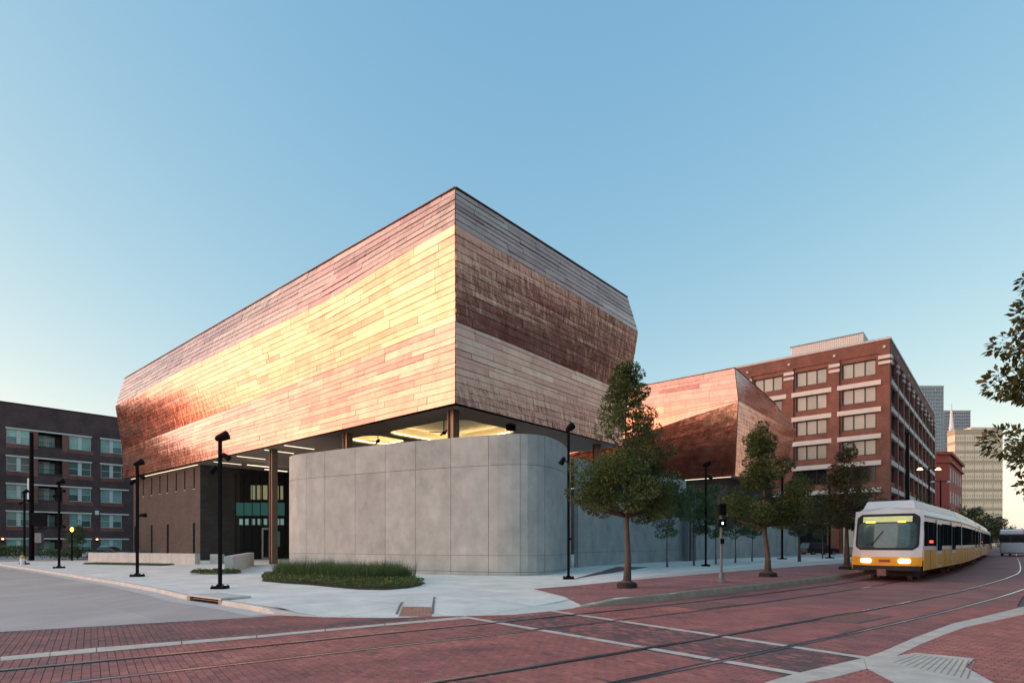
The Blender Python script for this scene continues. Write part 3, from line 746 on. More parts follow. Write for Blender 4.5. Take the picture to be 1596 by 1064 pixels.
# line lights in the entrance soffit
for (x0, y0, x1, y1) in ((334, 719.4, 370, 722.4), (370, 710.6, 408, 715), (413, 700.7, 448, 705.6), (444, 693.7, 477, 698)):
    a = A(x0, y0, (SOF - .02 - CAMH) * F / (HY - y0)); L_ = 2.4
    mb = MB(); mb.obox(Vector((a.x, a.y, SOF - .03)), UX * L_, VX * .12, UP * .028); mb.build('line_light', M['led_white'], Mu)
for (x0, y0, L_) in ((386, 724, 2.6), (413, 731, 2.2)):
    a = A(x0, y0, (SOF - .4 - CAMH) * F / (HY - y0))
    mb = MB(); mb.obox(Vector((a.x, a.y, SOF - .43)), UX * L_, VX * .12, UP * .06)
    mb.build('line_light', M['led_white'], Mu)
# columns
def column(a, b, z0=0.1, w_=.46):
    p = AB(a, b, 0); mb = MB(); h = SOF - z0
    mb.obox(p + UP * z0 - VX * w_ / 2 - UX * w_ / 2, VX * .06, UX * w_, UP * h)
    mb.obox(p + UP * z0 + VX * (w_ / 2 - .06) - UX * w_ / 2, VX * .06, UX * w_, UP * h)
    mb.obox(p + UP * z0 - VX * (w_ / 2 - .06) - UX * .14, VX * (w_ - .12), UX * .28, UP * h)
    o = mb.build('column', M['column'], Mu)
    mb = MB(); mb.obox(p + UP * z0 - VX * .4 - UX * .4, VX * .8, UX * .8, UP * .03); mb.build('base_plate', M['frame_dark'], o)
for a in (.95, 11.05, 21.1): column(a, .75)
column(12, 15.5); column(.95, 15.2)
# dark brick volume under the left half: wall built round its slit windows
A0, A1, B0 = 34.7, 53.4, .6
def abox(mb, a0, a1, b0, b1, z0, z1): mb.obox(AB(a0, b0, z0), VX * (a1 - a0), UX * (b1 - b0), UP * (z1 - z0))
def a_of(px):
    r = (px - 798) / F; p = C + UX * B0
    return (p.x - r * p.y) / (r * VX.y - VX.x)
ups = [(a_of(x), .30) for x in (212.2, 223.5, 236.4, 249.3, 261, 274.7, 288, 302.6)]
los = [(a_of(x), .55) for x in (210.6, 236.4, 261.5, 302.2)]
mb = MB()
abox(mb, A0, A1, B0, B0 + .45, -.1, .6); abox(mb, A0, A1, B0, B0 + .45, 3.67, 6.9); abox(mb, A0, A1, B0, B0 + .45, 8.8, SOF)
for sl_, z0, z1 in ((ups, 6.9, 8.8), (los, .6, 3.67)):
    e = A0
    for a, w_ in sorted(sl_): abox(mb, e, a - w_ / 2, B0, B0 + .45, z0, z1); e = a + w_ / 2
    abox(mb, e, A1, B0, B0 + .45, z0, z1)
abox(mb, A0, A0 + .4, B0 + .45, 4.2, -.1, SOF); abox(mb, A1 - .4, A1, B0 + .45, 17, -.1, SOF)
wallo = mb.build('dark_brick_wall', M['dark_brick'], Mu)
for sl_, z0, z1 in ((ups, 6.9, 8.8), (los, .6, 3.67)):
    for i, (a, w_) in enumerate(sl_):
        lit = sl_ is ups and i == 1
        mb = MB(); abox(mb, a - w_ / 2, a + w_ / 2, B0 + .25, B0 + .3, z0, z1)
        g_ = mb.build('slit_window', M['lit_warm'] if lit else M['glass_dark'], Mu)
        if lit: g_['label'] = 'slit window lit bright from inside'
        mb = MB(); abox(mb, a - w_ / 2 - .04, a + w_ / 2 + .04, B0 - .03, B0 + .25, z0 - .07, z0); mb.build('sill', M['concrete_plain'], g_)
mb = MB(); abox(mb, A0, A1, .36, .42, SOF - .05, SOF - .02); mb.build('edge_light', M['led_white'], Mu)
# glazed entrance side wall and dark interior
mb = MB(); abox(mb, A0 - .02, A0 + .35, 4.2, 13.0, -.1, SOF); abox(mb, 8.0, A0, 13.0, 13.3, -.1, SOF); mb.build('entrance_wall', M['dark'], Mu)
def b_of(px):
    r = (px - 798) / F; p = C + VX * (A0 - .02)
    return (r * p.y - p.x) / (UX.x - r * UX.y)
def epanel(name, x0, x1, y0, y1, m, out=.03, par=Mu):
    b0, b1 = b_of(x0), b_of(x1); Y = AB(A0, (b0 + b1) / 2, 0).y
    z0 = CAMH - (y1 - HY) / F * Y; z1 = CAMH - (y0 - HY) / F * Y
    mb = MB(); mb.obox(AB(A0 - .02 - out, b0, z0), VX * out, UX * (b1 - b0), UP * (z1 - z0)); return mb.build(name, m, par)
for i in range(6): epanel('balcony_panel', 367 + i * 12.8, 379.4 + i * 12.8, 783, 803, M['teal_lit'])
for x in (391, 400.5, 410): epanel('upper_window', x, x + 6.5, 756, 778, M['lit_warm'])
for x in (430, 437): epanel('upper_window', x, x + 4, 757, 778, M['lit_warm'])
for x in (373, 382, 392, 401.5, 411, 430, 437): epanel('small_window', x, x + 5.2, 808, 817.5, M['lit_pale'])
dr = epanel('glass_door', 407.5, 420.5, 822, 870.5, M['white_frame'], .06)
epanel('door_glass', 410, 418.5, 825, 868, M['glass_dark'], .09, dr); epanel('door_handle', 417, 417.7, 835, 862, M['steel'], .16, dr)
epanel('side_window', 432, 436, 828, 851, M['teal_lit'], .04)
for i in range(7): epanel('mullion', 366.5 + i * 12.8, 367.1 + i * 12.8, 738, 870, M['frame_dark'], .12)
# body of the second volume underneath
mb = MB()
for z0, z1, ia in ((0, S2, 1.2),):
    p = C2 + UX * ia + VX * ia; mb.obox(Vector((p.x, p.y, z0)), UX * 15.5, VX * 26, UP * (z1 - z0))
mb.build('slate_base', M['dark_brick'], Mu)
mb = MB(); p = C2.copy(); mb.obox(Vector((p.x, p.y, S2 - .02)), UX * 17.8, VX * 26, UP * .03); mb.build('soffit', M['soffit'], Mu)
mb = MB(); p = C2 + UX * .25 + VX * .5; mb.obox(Vector((p.x, p.y, S2 - .07)), VX * 22, UX * .08, UP * .04); mb.build('edge_light', M['led_white'], Mu)
# small flood light under the main soffit
mb = MB(); p = AB(-0, 0, 0) + UX * 5.6 - VX * -1.0; mb.box((p.x, p.y, SOF - .2), .5, .35, .34, angU); mb.build('soffit_floodlight', M['black'], Mu)
# ceiling fans hang in the coves
def fan(a, b, z, r, label):
    o = empty('ceiling_fan', AB(a, b, z)); tag(o, label, 'ceiling fan')
    mb = MB(); mb.tube([(0, 0, .05), (0, 0, SOF + .7 - z)], .035, 6); mb.build('rod', M['black'], o)
    mb = MB(); mb.tube([(0, 0, -.1), (0, 0, .08)], .13, 10); mb.build('motor', M['black'], o)
    for k in range(4):
        th = R(90 * k + 20); mb = MB(); mb.box((math.cos(th) * r * .55, math.sin(th) * r * .55, 0), r * .9, .16, .025, th); mb.build('blade', M['black'], o)
fan(5.7, 4.4, 8.95, .95, 'black ceiling fan in the larger glowing cove nearest the building corner')
fan(11.8, 3.7, 9.0, .8, 'black ceiling fan in the smaller rounded glowing cove further left')

# ------------------------------------------------------------ curved concrete wall, panel by panel
def wall_line(pts): return resample([Vector((x, y, 0)) for x, y in pts], .35)
wl = wall_line([(-11.9, 45), (-13.2, 41.5), (-14.15, 38.6), (-14.35, 36.8), (-13.5, 35.2), (-11.3, 33.75), (-6.97, 31.25), (-2.91, 29.3), (-1.18, 28.6), (-.35, 28.35), (.77, 28.3), (1.65, 28.85), (2.35, 30.0), (2.95, 31.8), (3.5, 34.5), (3.9, 37.5)])
jpx = [479, 508, 552, 600, 652, 705, 763, 807, 848]
def build_wall(name, wl, joints, rows, th, label, cat, m, flip=False):
    o = empty(name, (wl[0].x, wl[0].y, 0)); tag(o, label, cat); o0 = Vector(o.location)
    off = offset_line(wl, th)
    gap = .011
    for r_ in range(len(rows) - 1):
        z0, z1 = rows[r_] + gap, rows[r_ + 1] - (gap if r_ < len(rows) - 2 else 0)
        for j in range(len(joints) - 1):
            i0, i1 = joints[j], joints[j + 1]
            seq = [p.copy() for p in wl[i0:i1 + 1]]; so_ = [p.copy() for p in off[i0:i1 + 1]]
            d = (seq[1] - seq[0]).normalized() * gap; seq[0] += d; so_[0] += d
            d = (seq[-1] - seq[-2]).normalized() * gap; seq[-1] -= d; so_[-1] -= d
            mb = MB(); n = len(seq); tn = random.random()
            vs = [p - o0 + UP * z0 for p in seq] + [p - o0 + UP * z1 for p in seq] + [p - o0 + UP * z0 for p in so_] + [p - o0 + UP * z1 for p in so_]
            fs = []
            for k in range(n - 1):
                fs += [(k, k + 1, n + k + 1, n + k), (2 * n + k + 1, 2 * n + k, 3 * n + k, 3 * n + k + 1), (n + k, n + k + 1, 3 * n + k + 1, 3 * n + k), (2 * n + k, 2 * n + k + 1, k + 1, k)]
            fs += [(0, n, 3 * n, 2 * n), (n - 1, 3 * n - 1, 4 * n - 1, 2 * n - 1)]
            mb.add(vs, fs, tn)
            mb.build('concrete_panel', m, o, tone=True)
    mb = MB(); ins = offset_line(wl, .03); io = offset_line(wl, th - .03)
    for k in range(len(wl) - 1):
        z1 = rows[-1] - .03
        mb.quad(ins[k] - o0 - UP * .1, ins[k + 1] - o0 - UP * .1, ins[k + 1] - o0 + UP * z1, ins[k] - o0 + UP * z1)
    mb.build('joint_backing', M['joint'], o)
    return o
js = [0, 9, 16]; k = 16
for x in jpx:
    best = min(range(14, len(wl) - 14), key=lambda i: abs(px_of(wl[i])[0] - x) + (1000 if wl[i].y > 37 else 0)); js.append(best)
js += [js[-1] + 6, js[-1] + 13, len(wl) - 1]; js = sorted(set(js)); js = [j for i, j in enumerate(js) if i == 0 or j - js[i - 1] >= 2]
build_wall('curved_wall', wl, js, [.0, .32, 1.15, 5.67, 7.2], .3, 'tall smooth grey concrete wall with rounded ends under the copper corner', 'concrete wall', M['concrete_wall'])
w2 = wall_line([(4.25, 36.6), (7.53, 40.9), (14.0, 48.2), (15.2, 49.6)]); w3 = wall_line([(15.6, 49.6), (18.1, 52.6), (24, 58.9), (30.2, 65.6), (36, 71.5)])
build_wall('straight_wall', w2, [0, 6, 12, 18, 24, 30, 36, len(w2) - 1], [0, 1.15, 5.67, 7.2], .3, 'long flat blue grey concrete wall behind the biggest street tree', 'concrete wall', M['concrete_wall'])
build_wall('garden_wall', w3, [0, 9, 18, 27, 36, 45, 54, 63, 72, len(w3) - 1], [0, 3.9], .3, 'lower plain grey concrete wall behind the row of saplings', 'concrete wall', M['concrete_wall'])
mb = MB()
for k in range(3): mb.box((14.9 + k * .45, 48.5 + k * .5, 3.0), .32, .32, 6.0, angU)
o = mb.build('gate_posts', M['galv']); tag(o, 'tall dark grey steel gate posts at the gap between the concrete walls', 'gate post')

# ------------------------------------------------------------ low walls and planters on the plaza
def low_wall(p, q, h, th, label, m=M['concrete_plain']):
    d = (q - p); L_ = d.length; rz = math.atan2(d.y, d.x)
    o = empty('low_wall', (p.x, p.y, zp(p.x, p.y)), rz); tag(o, label, 'low wall')
    n = max(1, round(L_ / 2.6)); 
    for k in range(n):
        mb = MB(); a0, a1 = L_ * k / n + .006, L_ * (k + 1) / n - .006
        mb.obox((a0, 0, -.05), (a1 - a0, 0, 0), (0, th, 0), (0, 0, h + .05)); bevel(mb.build('concrete_block', m, o), .015, 1)
    return o
low_wall(G(137, 875.7, .13), G(304, 879.0, .13), .82, .45, 'long low pale concrete planter wall before the dark brick base')
low_wall(G(327, 878.0, .13), G(346, 878.0, .13), .75, .4, 'short square concrete bench block left of the entrance')
pA = G(363, 893, .13); pB = G(396, 880, .13)
low_wall(pA, pB, .93, .42, 'chunky concrete bench wall end-on beside the entrance path')
# ------------------------------------------------------------ apartment block on the left
def facade_frame(o, d, n):       # returns f(s, out, z) in world
    return lambda s, out, z: Vector((o.x + d.x * s + n.x * out, o.y + d.y * s + n.y * out, z))
L0 = Vector((-68.4, 76.0, 0)); AD = UX.copy(); AN = Vector((.7534, -.6577, 0))
ap = empty('apartment_building', (L0.x, L0.y, 0)); tag(ap, 'five storey dark brown brick apartment block with teal reflecting windows', 'apartment building')
base0 = Vector(ap.location)
def s_of(px):
    r = (px - 798) / F; return (r * L0.y - L0.x) / (AD.x - r * AD.y)
def bx(mb, s0, s1, o0, o1, z0, z1, fr=facade_frame(Vector((0, 0, 0)), AD, AN)):
    mb.obox(fr(s0, o0, z0), AD * (s1 - s0), AN * (o1 - o0), UP * (z1 - z0)); return mb
FH = 3.73; tops = [3.0 + FH * k - .05 for k in range(5)]       # tops of window heads (ground floor first)
tops = [2.22 + FH * k for k in range(5)]
HT = 20.6
S_A, S_B, S_C = (s_of(10), s_of(48)), (s_of(107), s_of(142)), (s_of(157), s_of(190))
S_BAL = (s_of(60), s_of(97))
period = s_of(157) - s_of(10)
cols = []            # (kind, s0, s1)
for rep in (-1, 0, 1, 2):
    sh = rep * (S_C[0] - S_A[0] + (S_C[1] - S_C[0]) + 2.0)
    for kd, (a, b_) in (('w', S_A), ('b', S_BAL), ('w', S_B), ('w', S_C)): cols.append((kd, a + sh, b_ + sh))
SE0, SE1 = cols[0][1] - 1.5, 44
cols = [c for c in cols if c[2] < SE1 - 1]
mb = MB(); bx(mb, SE0, SE1, -12, -1.6, 0, HT - .4); mb.build('core', M['dark'], ap)
# brick skin between openings
mb = MB(); red = MB(); cols.sort(key=lambda c: c[1])
zlev = [(-.2, None)]
WH = 1.95
for k in range(5):
    zt = tops[k]; zb = zt - WH
    lo = (tops[k - 1] if k else -.3)
    bx(mb, SE0, SE1, -.35, 0, lo, zb)                         # spandrel (also behind balconies: their parapets)
    e = SE0
    for kd, a, b_ in cols:
        bx(mb, e, a, -.35, 0, zb, zt); e = b_
    bx(mb, e, SE1, -.35, 0, zb, zt)
    for kd, a, b_ in cols:
        if kd == 'w': bx(MB(), a - .05, b_ + .25, 0, .03, zb - .55, zb).build('red_brick_panel', M['apt_red'], ap)
        else:
            bx(MB(), a - .9, a - .06, 0, .03, zb - .5, zt).build('red_brick_panel', M['apt_red'], ap); bx(MB(), b_ + .02, b_ + .8, 0, .03, zb - .5, zt).build('red_brick_panel', M['apt_red'], ap)
bx(mb, SE0, SE1, -.35, 0, tops[4], HT)
bx(mb, SE0, SE0 + .35, -12, -.35, -.2, HT); bx(mb, SE1 - .35, SE1, -12, -.35, -.2, HT)
mb.build('brick_wall', M['apt_brick'], ap)
mb = MB(); bx(mb, SE0 - .05, SE1 + .05, -.4, .08, HT, HT + .12); mb.build('coping', M['black'], ap)
for k in range(5):
    bal = [c for c in cols if c[0] == 'b']
    for kd, a, b_ in bal: pass
    runs = []
    i = 0
    while i < len(cols):
        if cols[i][0] == 'w' and i + 2 < len(cols) and cols[i + 1][0] == 'b': runs.append((cols[i][1] - .1, cols[i + 2][2] + .1)); i += 3
        else: runs.append((cols[i][1] - .1, cols[i][2] + .9)); i += 1
    for a, b_ in runs:
        m_ = MB(); bx(m_, a, b_, .0, .09, tops[k], tops[k] + .2); m_.build('white_lintel', M['white_band'], ap)
rn = random.Random(4)
for k in range(5):
    zt = tops[k]; zb = zt - WH
    for kd, a, b_ in cols:
        if kd == 'w':
            m_ = MB(); mid = (a + b_) / 2; t_ = .07
            bx(m_, a, a + t_, -.25, -.1, zb, zt); bx(m_, b_ - t_, b_, -.25, -.1, zb, zt)
            bx(m_, a + t_, b_ - t_, -.25, -.1, zt - t_, zt); bx(m_, a + t_, b_ - t_, -.25, -.1, zb, zb + t_); bx(m_, mid - .22, mid + .22, -.25, -.1, zb + t_, zt - t_)
            for s0, s1 in ((a + t_, mid - .22), (mid + .22, b_ - t_)): bx(m_, s0, s1, -.22, -.12, (zt + zb) / 2 - .03, (zt + zb) / 2 + .03)
            wf = m_.build('window', M['white_frame'], ap)
            warm = k == 3
            for s0, s1 in ((a + t_, mid - .22), (mid + .22, b_ - t_)):
                drk = rn.random() < .55
                for h, (z0, z1) in enumerate(((zb + t_, (zt + zb) / 2 - .03), ((zt + zb) / 2 + .03, zt - t_))):
                    m_ = MB(); tn = rn.uniform(.0, .18) if (h == 0 and drk) else rn.uniform(.5, 1) * (.75 if k < 3 else 1)
                    if warm: tn = rn.uniform(0, .12)
                    m_.quad(*[facade_frame(Vector((0, 0, 0)), AD, AN)(*q) for q in ((s0, -.18, z0), (s1, -.18, z0), (s1, -.18, z1), (s0, -.18, z1))], tone=tn)
                    m_.build('pane', M['glass_teal'], wf, tone=True)
        else:
            m_ = MB(); bx(m_, a, b_, -1.6, -1.5, zb - .9, zt); bal = m_.build('balcony', M['apt_brick'], ap)
            m_ = MB(); bx(m_, a + .1, (a + b_) / 2 + .2, -1.5, -1.44, zb - .8, zt - .2); m_.build('balcony_door', M['white_frame'], bal)
            for q in range(2):
                m_ = MB(); s0 = a + .2 + q * ((b_ - a) / 2 - .05) * .95
                m_.quad(*[facade_frame(Vector((0, 0, 0)), AD, AN)(*v) for v in ((s0, -1.43, zb), (s0 + .62, -1.43, zb), (s0 + .62, -1.43, zt - .35), (s0, -1.43, zt - .35))], tone=rn.uniform(.4, .8)); m_.build('pane', M['glass_teal'], bal, tone=True)
            m_ = MB()
            for q in range(14): s0 = a + (b_ - a) * q / 13; bx(m_, s0 - .012, s0 + .012, .0, .025, zb - .3, zb + .55)
            bx(m_, a, b_, -.01, .04, zb + .55, zb + .6); bx(m_, a, b_, -1.5, 0, zt - .1, zt); m_.build('railing', M['black'], bal)
for px in (4, 151, 262):
    m_ = MB(); s = s_of(px); bx(m_, s - .12, s + .12, .02, .16, 1.9, 2.2); sc = m_.build('wall_lamp', M['black'], ap)
    m_ = MB(); bx(m_, s - .1, s + .1, .04, .14, 2.2, 2.34); m_.build('bulb', M['sconce_lit'], sc)
m_ = MB(); bx(m_, s_of(148), s_of(154), .02, .08, 5.9, 6.5); m_.build('white_sign', M['white'], ap)

# ------------------------------------------------------------ six storey red brick building
BC = Vector((51.8, 78.0, 0)); HB = 30.0
bb = empty('red_brick_building', (BC.x, BC.y, 0)); tag(bb, 'tall red brick warehouse block with white stone bands and large gridded windows', 'brick building')
fl = facade_frame(Vector((0, 0, 0)), VX, Vector((-.659, -.752, 0))); NLb = NL
frr = facade_frame(Vector((0, 0, 0)), UX, NR)
def bb_box(mb, side, s0, s1, o0, o1, z0, z1):
    f, d, n = (fl, VX, NL) if side == 'l' else (frr, UX, NR)
    p = Vector((d.x * s0 + n.x * o0, d.y * s0 + n.y * o0, z0)); mb.obox(p, d * (s1 - s0), n * (o1 - o0), UP * (z1 - z0)); return mb
flo = [(25.15, 27.35), (21.45, 23.65), (17.75, 19.95), (14.05, 16.25), (10.3, 12.6), (6.0, 8.7), (1.0, 4.6)]
nbl, nbr = 6, 10; BW = 6.1
mb = MB(); o_ = Vector((0, 0, 0))
mb.obox(-NL * .7 - NR * .7, VX * (BW * nbl), UX * (BW * nbr), UP * (HB - .5)); mb.build('core', M['dark'], bb)
pier = 1.25
def clad(side, nb):
    wall = MB(); d0 = .5; LT = nb * BW + pier; prevt = HB
    for (z0, z1) in flo:
        bb_box(wall, side, 0, LT, -.7, -.12, z1, prevt)                       # spandrel
        for k in range(nb): bb_box(wall, side, pier + k * BW, pier + k * BW + .35, -.7, -.12, z0, z1); bb_box(wall, side, pier + (k + 1) * BW - pier - .35, (k + 1) * BW, -.7, -.12, z0, z1)
        prevt = z0
    bb_box(wall, side, 0, LT, -.7, -.12, -.2, prevt)
    bb_box(wall, side, 0, LT, -.12, .02, 28.0, HB - .3)
    wall.build('brick_wall', M['red_brick'], bb)
    for k in range(nb + 1):
        m_ = MB(); bb_box(m_, side, k * BW, k * BW + pier, -.12 if k or side == 'l' else -.12, .16 if k else .0, 0, 28.0 if k else 28.0); p = m_.build('pier', M['red_brick'], bb)
        m_ = MB(); bb_box(m_, side, k * BW - .08, k * BW + pier + .08, .0, .24, 27.1, 27.55); bb_box(m_, side, k * BW - .08, k * BW + pier + .08, .0, .24, 26.35, 26.75); m_.build('stone_capital', M['white_band'], p)
        if side == 'l' or k % 2:
            c = (fl if side == 'l' else frr)(k * BW + pier / 2, .05, 28.75)
            m_ = MB(); n_ = NL if side == 'l' else NR
            m_.tube([c - n_ * .05, c + n_ * .12], .17, 10); m_.build('tie_roundel', M['white_band'], p)
    for i, (z0, z1) in enumerate(flo):
        for k in range(nb):
            s0, s1 = pier + k * BW, (k + 1) * BW
            if i < 6:
                m_ = MB(); bb_box(m_, side, s0 - .25, s1 + .25, -.12, .18, z0 - 1.5 + .0, z0 - .85 + .0 if False else z0 - .85) if i < 5 else bb_box(m_, side, s0 - .3, s1 + .3, -.12, .25, z0 - 1.6, z0 - .3)
                m_.build('stone_band', M['white_band'], bb)
            a, b_ = s0 + .35, s1 - .35
            m_ = MB(); t_ = .12; n3 = 3
            bb_box(m_, side, a, a + t_, -.5, -.3, z0, z1); bb_box(m_, side, b_ - t_, b_, -.5, -.3, z0, z1); bb_box(m_, side, a, b_, -.49, -.31, z1 - t_, z1 - .001); bb_box(m_, side, a, b_, -.49, -.31, z0 + .001, z0 + t_)
            for q in (1, 2): s = a + (b_ - a) * q / 3; bb_box(m_, side, s - .06, s + .06, -.48, -.32, z0 + t_, z1 - t_)
            wf = m_.build('window', M['frame_dark'], bb)
            for q in range(3):
                u0 = a + (b_ - a) * q / 3 + .06; u1 = a + (b_ - a) * (q + 1) / 3 - .06; f = fl if side == 'l' else frr
                vs = [f(u0, -.42, z0 + t_), f(u1, -.42, z0 + t_), f(u1, -.42, z1 - t_), f(u0, -.42, z1 - t_)]
                m_ = MB(); m_.quad(*(vs if side == 'r' else vs[::-1]), tone=max(0, min(1, random.gauss(.75, .25)))); m_.build('pane', M['glass_blind'] if side == 'l' and i < 4 else M['glass_dark'], wf, tone=True)
clad('l', nbl); clad('r', nbr)
m_ = MB(); bb_box(m_, 'l', -.1, nbl * BW + pier, -.6, .12, HB - .3, HB); bb_box(m_, 'r', -.1, nbr * BW + pier, -.6, .12, HB - .301, HB - .001); m_.build('parapet_coping', M['concrete_plain'], bb)
# white corrugated roof plant screen
a_ = A(1345, 519, 98.0); b_ = A(1250, 534, 98 + 0)
scr = empty('penthouse', (0, 0, 0)); scr.parent = bb; scr.location = (0, 0, 0)
pc = Vector((a_.x - BC.x, a_.y - BC.y, 0)); m_ = MB(); NN = 34; 
m_.obox(pc + UP * (HB - 2), VX * 11.5, UX * 9, UP * (a_.z - HB + 2)); m_.build('plant_screen', M['corrug'], scr)
m_ = MB()
for k in range(NN): m_.obox(pc + VX * (k * 11.5 / NN) + NL * .0 + UP * (HB - 2), VX * .12, NL * .1, UP * (a_.z - HB + 2.0))
for k in range(26): m_.obox(pc + UX * (k * 9 / 26) + UP * (HB - 2), UX * .12, NR * .1, UP * (a_.z - HB + 2.0))
m_.build('ribs', M['corrug'], scr)
m_ = MB(); m_.obox(pc - VX * .1 + NL * .15 + UP * (a_.z - .0), VX * 11.7, -NL * 9.3, UP * .15); m_.build('cap', M['galv'], scr)

# ------------------------------------------------------------ downtown towers
def tower(name, label, x0, x1, ytop, Y, depth, m, mf, rows, cols_, ax=None, cat='office tower', fr=.5):
    r0, r1 = (x0 - 798) / F, (x1 - 798) / F; zt = CAMH + (HY - ytop) / F * Y
    o = empty(name, (r0 * Y, Y, 0)); tag(o, label, cat); W = (r1 - r0) * Y
    d = Vector((1, 0, 0)); m_ = MB(); m_.obox((0, 0, 0), (W, 0, 0), (0, depth, 0), (0, 0, zt)); m_.build('facade', m, o)
    m_ = MB(); hh = zt / rows
    for k in range(rows): m_.obox((-.2, -fr, k * hh + hh * .68), (W + .4, 0, 0), (0, fr, 0), (0, 0, hh * .28)); m_.obox((-.3, 0, k * hh + hh * .68), (.3, 0, 0), (0, depth, 0), (0, 0, hh * .28))
    m_.build('floor_bands', mf, o)
    m_ = MB()
    for k in range(cols_ + 1): m_.obox((W * k / cols_ - .15, -fr * .8, 0), (.3, 0, 0), (0, fr * .8, 0), (0, 0, zt))
    m_.build('mullions', mf, o); m_ = MB(); m_.obox((-.3, -fr - .1, zt), (W + .6, 0, 0), (0, depth, 0), (0, 0, 1.2)); m_.build('parapet', mf, o)
    return o
tower('glass_tower', 'slim pale blue glass tower rising just right of the brick block', 1428, 1470, 603, 520, 35, M['tower_glass'], M['tower_frame'], 44, 10)
tower('glass_tower', 'darker grey blue office tower behind the cream building', 1469, 1512, 641, 640, 40, M['tower_glass2'], M['tower_frame'], 42, 12)
o = empty('rooftop_mast', A(1483, 740, 430)); o.location.z = 0; tag(o, 'white bent steel mast standing before the grey blue tower', 'mast')
z_ = lambda y: CAMH + (HY - y) / F * 430
x_ = lambda x: (x - 798) / F * 430 - o.location.x
m_ = MB(); m_.tube([(x_(1483), 0, 0), (x_(1483), 0, z_(690)), (x_(1483), 0, z_(668)), (x_(1482.8), 0, z_(629))], [.7, 1.2, 1.6, .25], 8); m_.build('spire', M['white'], o)
m_ = MB(); m_.tube([(x_(1482), 0, z_(668)), (x_(1477), -2, z_(674)), (x_(1470), -6, z_(683))], [1.2, .8, .3], 8); m_.build('arm', M['white'], o)
cr = tower('cream_building', 'broad cream stone office block lit warm at the end of the street', 1489, 1562, 672, 330, 6, M['cream'], M['cream_dark'], 12, 5, cat='office building', fr=.12)
m_ = MB(); m_.obox((9, -.2, 68 - 2.0), (17, 0, 0), (0, 8, 0), (0, 0, 2.6)); m_.build('roof_block', M['cream'], cr)
m_ = MB(); W_ = 73 / F * 330
for k in range(40):
    for q in range(17):
        if k % 2 == 0: m_.box((W_ * (k + .5) / 40, -.06, 3 + q * 3.7), .45, .1, 1.6)
m_.build('windows', M['cream_dark'], cr)
# red building
rb_ = A(1458, 708, 150); o = empty('red_building', (rb_.x, rb_.y, 0)); tag(o, 'small bright red rendered building beside the brick block', 'building')
zt = rb_.z; m_ = MB(); m_.obox((0, 0, 0), VX * 12, UX * 34, UP * zt); m_.obox((0, 0, 0), (3.6, 0, 0), (24, 26, 0), UP * zt); m_.build('wall', M['hotel_red'], o)
m_ = MB(); m_.obox(Vector((-.3, -.5, zt)), (4.4, 0, 0), (24, 26, 0), UP * .7); m_.obox(Vector((-.3, -.4, zt - 2.2)), (4.3, 0, 0), (24, 26, 0), UP * .4); m_.build('cornice', M['hotel_red'], o)
for k in range(2):
    for q in range(5):
        m_ = MB(); c = Vector((3.75, .2, 0)) + Vector((24, 26, 0)) * ((q + .4) / 5.5); m_.box((c.x, c.y, zt - 5 - k * 6), .25, 1.6, 3.2, -R(42)); m_.build('window', M['white_band'], o)
# low white building and railing behind the street trees
p = G(1300, 862, .2); o = empty('white_building', (41.5, 75, 0)); tag(o, 'low cream building with a dark fascia glimpsed left of the train', 'building')
m_ = MB(); m_.obox((4, 0, 0), UX * 14, VX * 1.6, UP * 4.2); m_.build('wall', M['cream'], o)
m_ = MB(); m_.obox(Vector((4, 0, 4.2)) - UX * .3 + NR * .3, UX * 14.6, VX * 2, UP * .5); m_.build('fascia', M['hotel_red'], o)
for k in range(4): m_ = MB(); m_.obox(Vector((4, 0, .8)) + UX * (1 + k * 3.3) + NR * .06, UX * 2.2, VX * .1, UP * 2.3); m_.build('window', M['glass_dark'], o)
o = empty('metal_railing', (35.6, 61, .2)); tag(o, 'thin black metal railing on the pavement left of the train', 'railing')
for k in range(30): MB().tube([UX * (k * .3), UX * (k * .3) + UP * 1.05], .018, 4).build('bar', M['black'], o)
m_ = MB(); m_.tube([UP * 1.05, UX * 8.7 + UP * 1.05], .03, 5); m_.tube([UP * .12, UX * 8.7 + UP * .12], .03, 5); m_.build('handrail', M['black'], o)

# slate block added out of view, shaped to darken reflections in the copper
ob = empty('added_reflection_block', (34, 12, 0)); tag(ob, 'added dark slate block out of view across the tram street, mirrored in the copper', 'building')
m_ = MB(); m_.obox((0, 0, 0), UX * 80, NR * 16, UP * 36); m_.build('wall', M['glass_block'], ob)
for k in range(20):
    for q in range(6): m_ = MB(); m_.obox(Vector((0, 0, 1.4 + q * 4)) + UX * (1.2 + k * 3.9) - NR * .04, UX * 2.2, NR * .03, UP * 2.2); m_.build('window', M['tower_glass2'], ob)
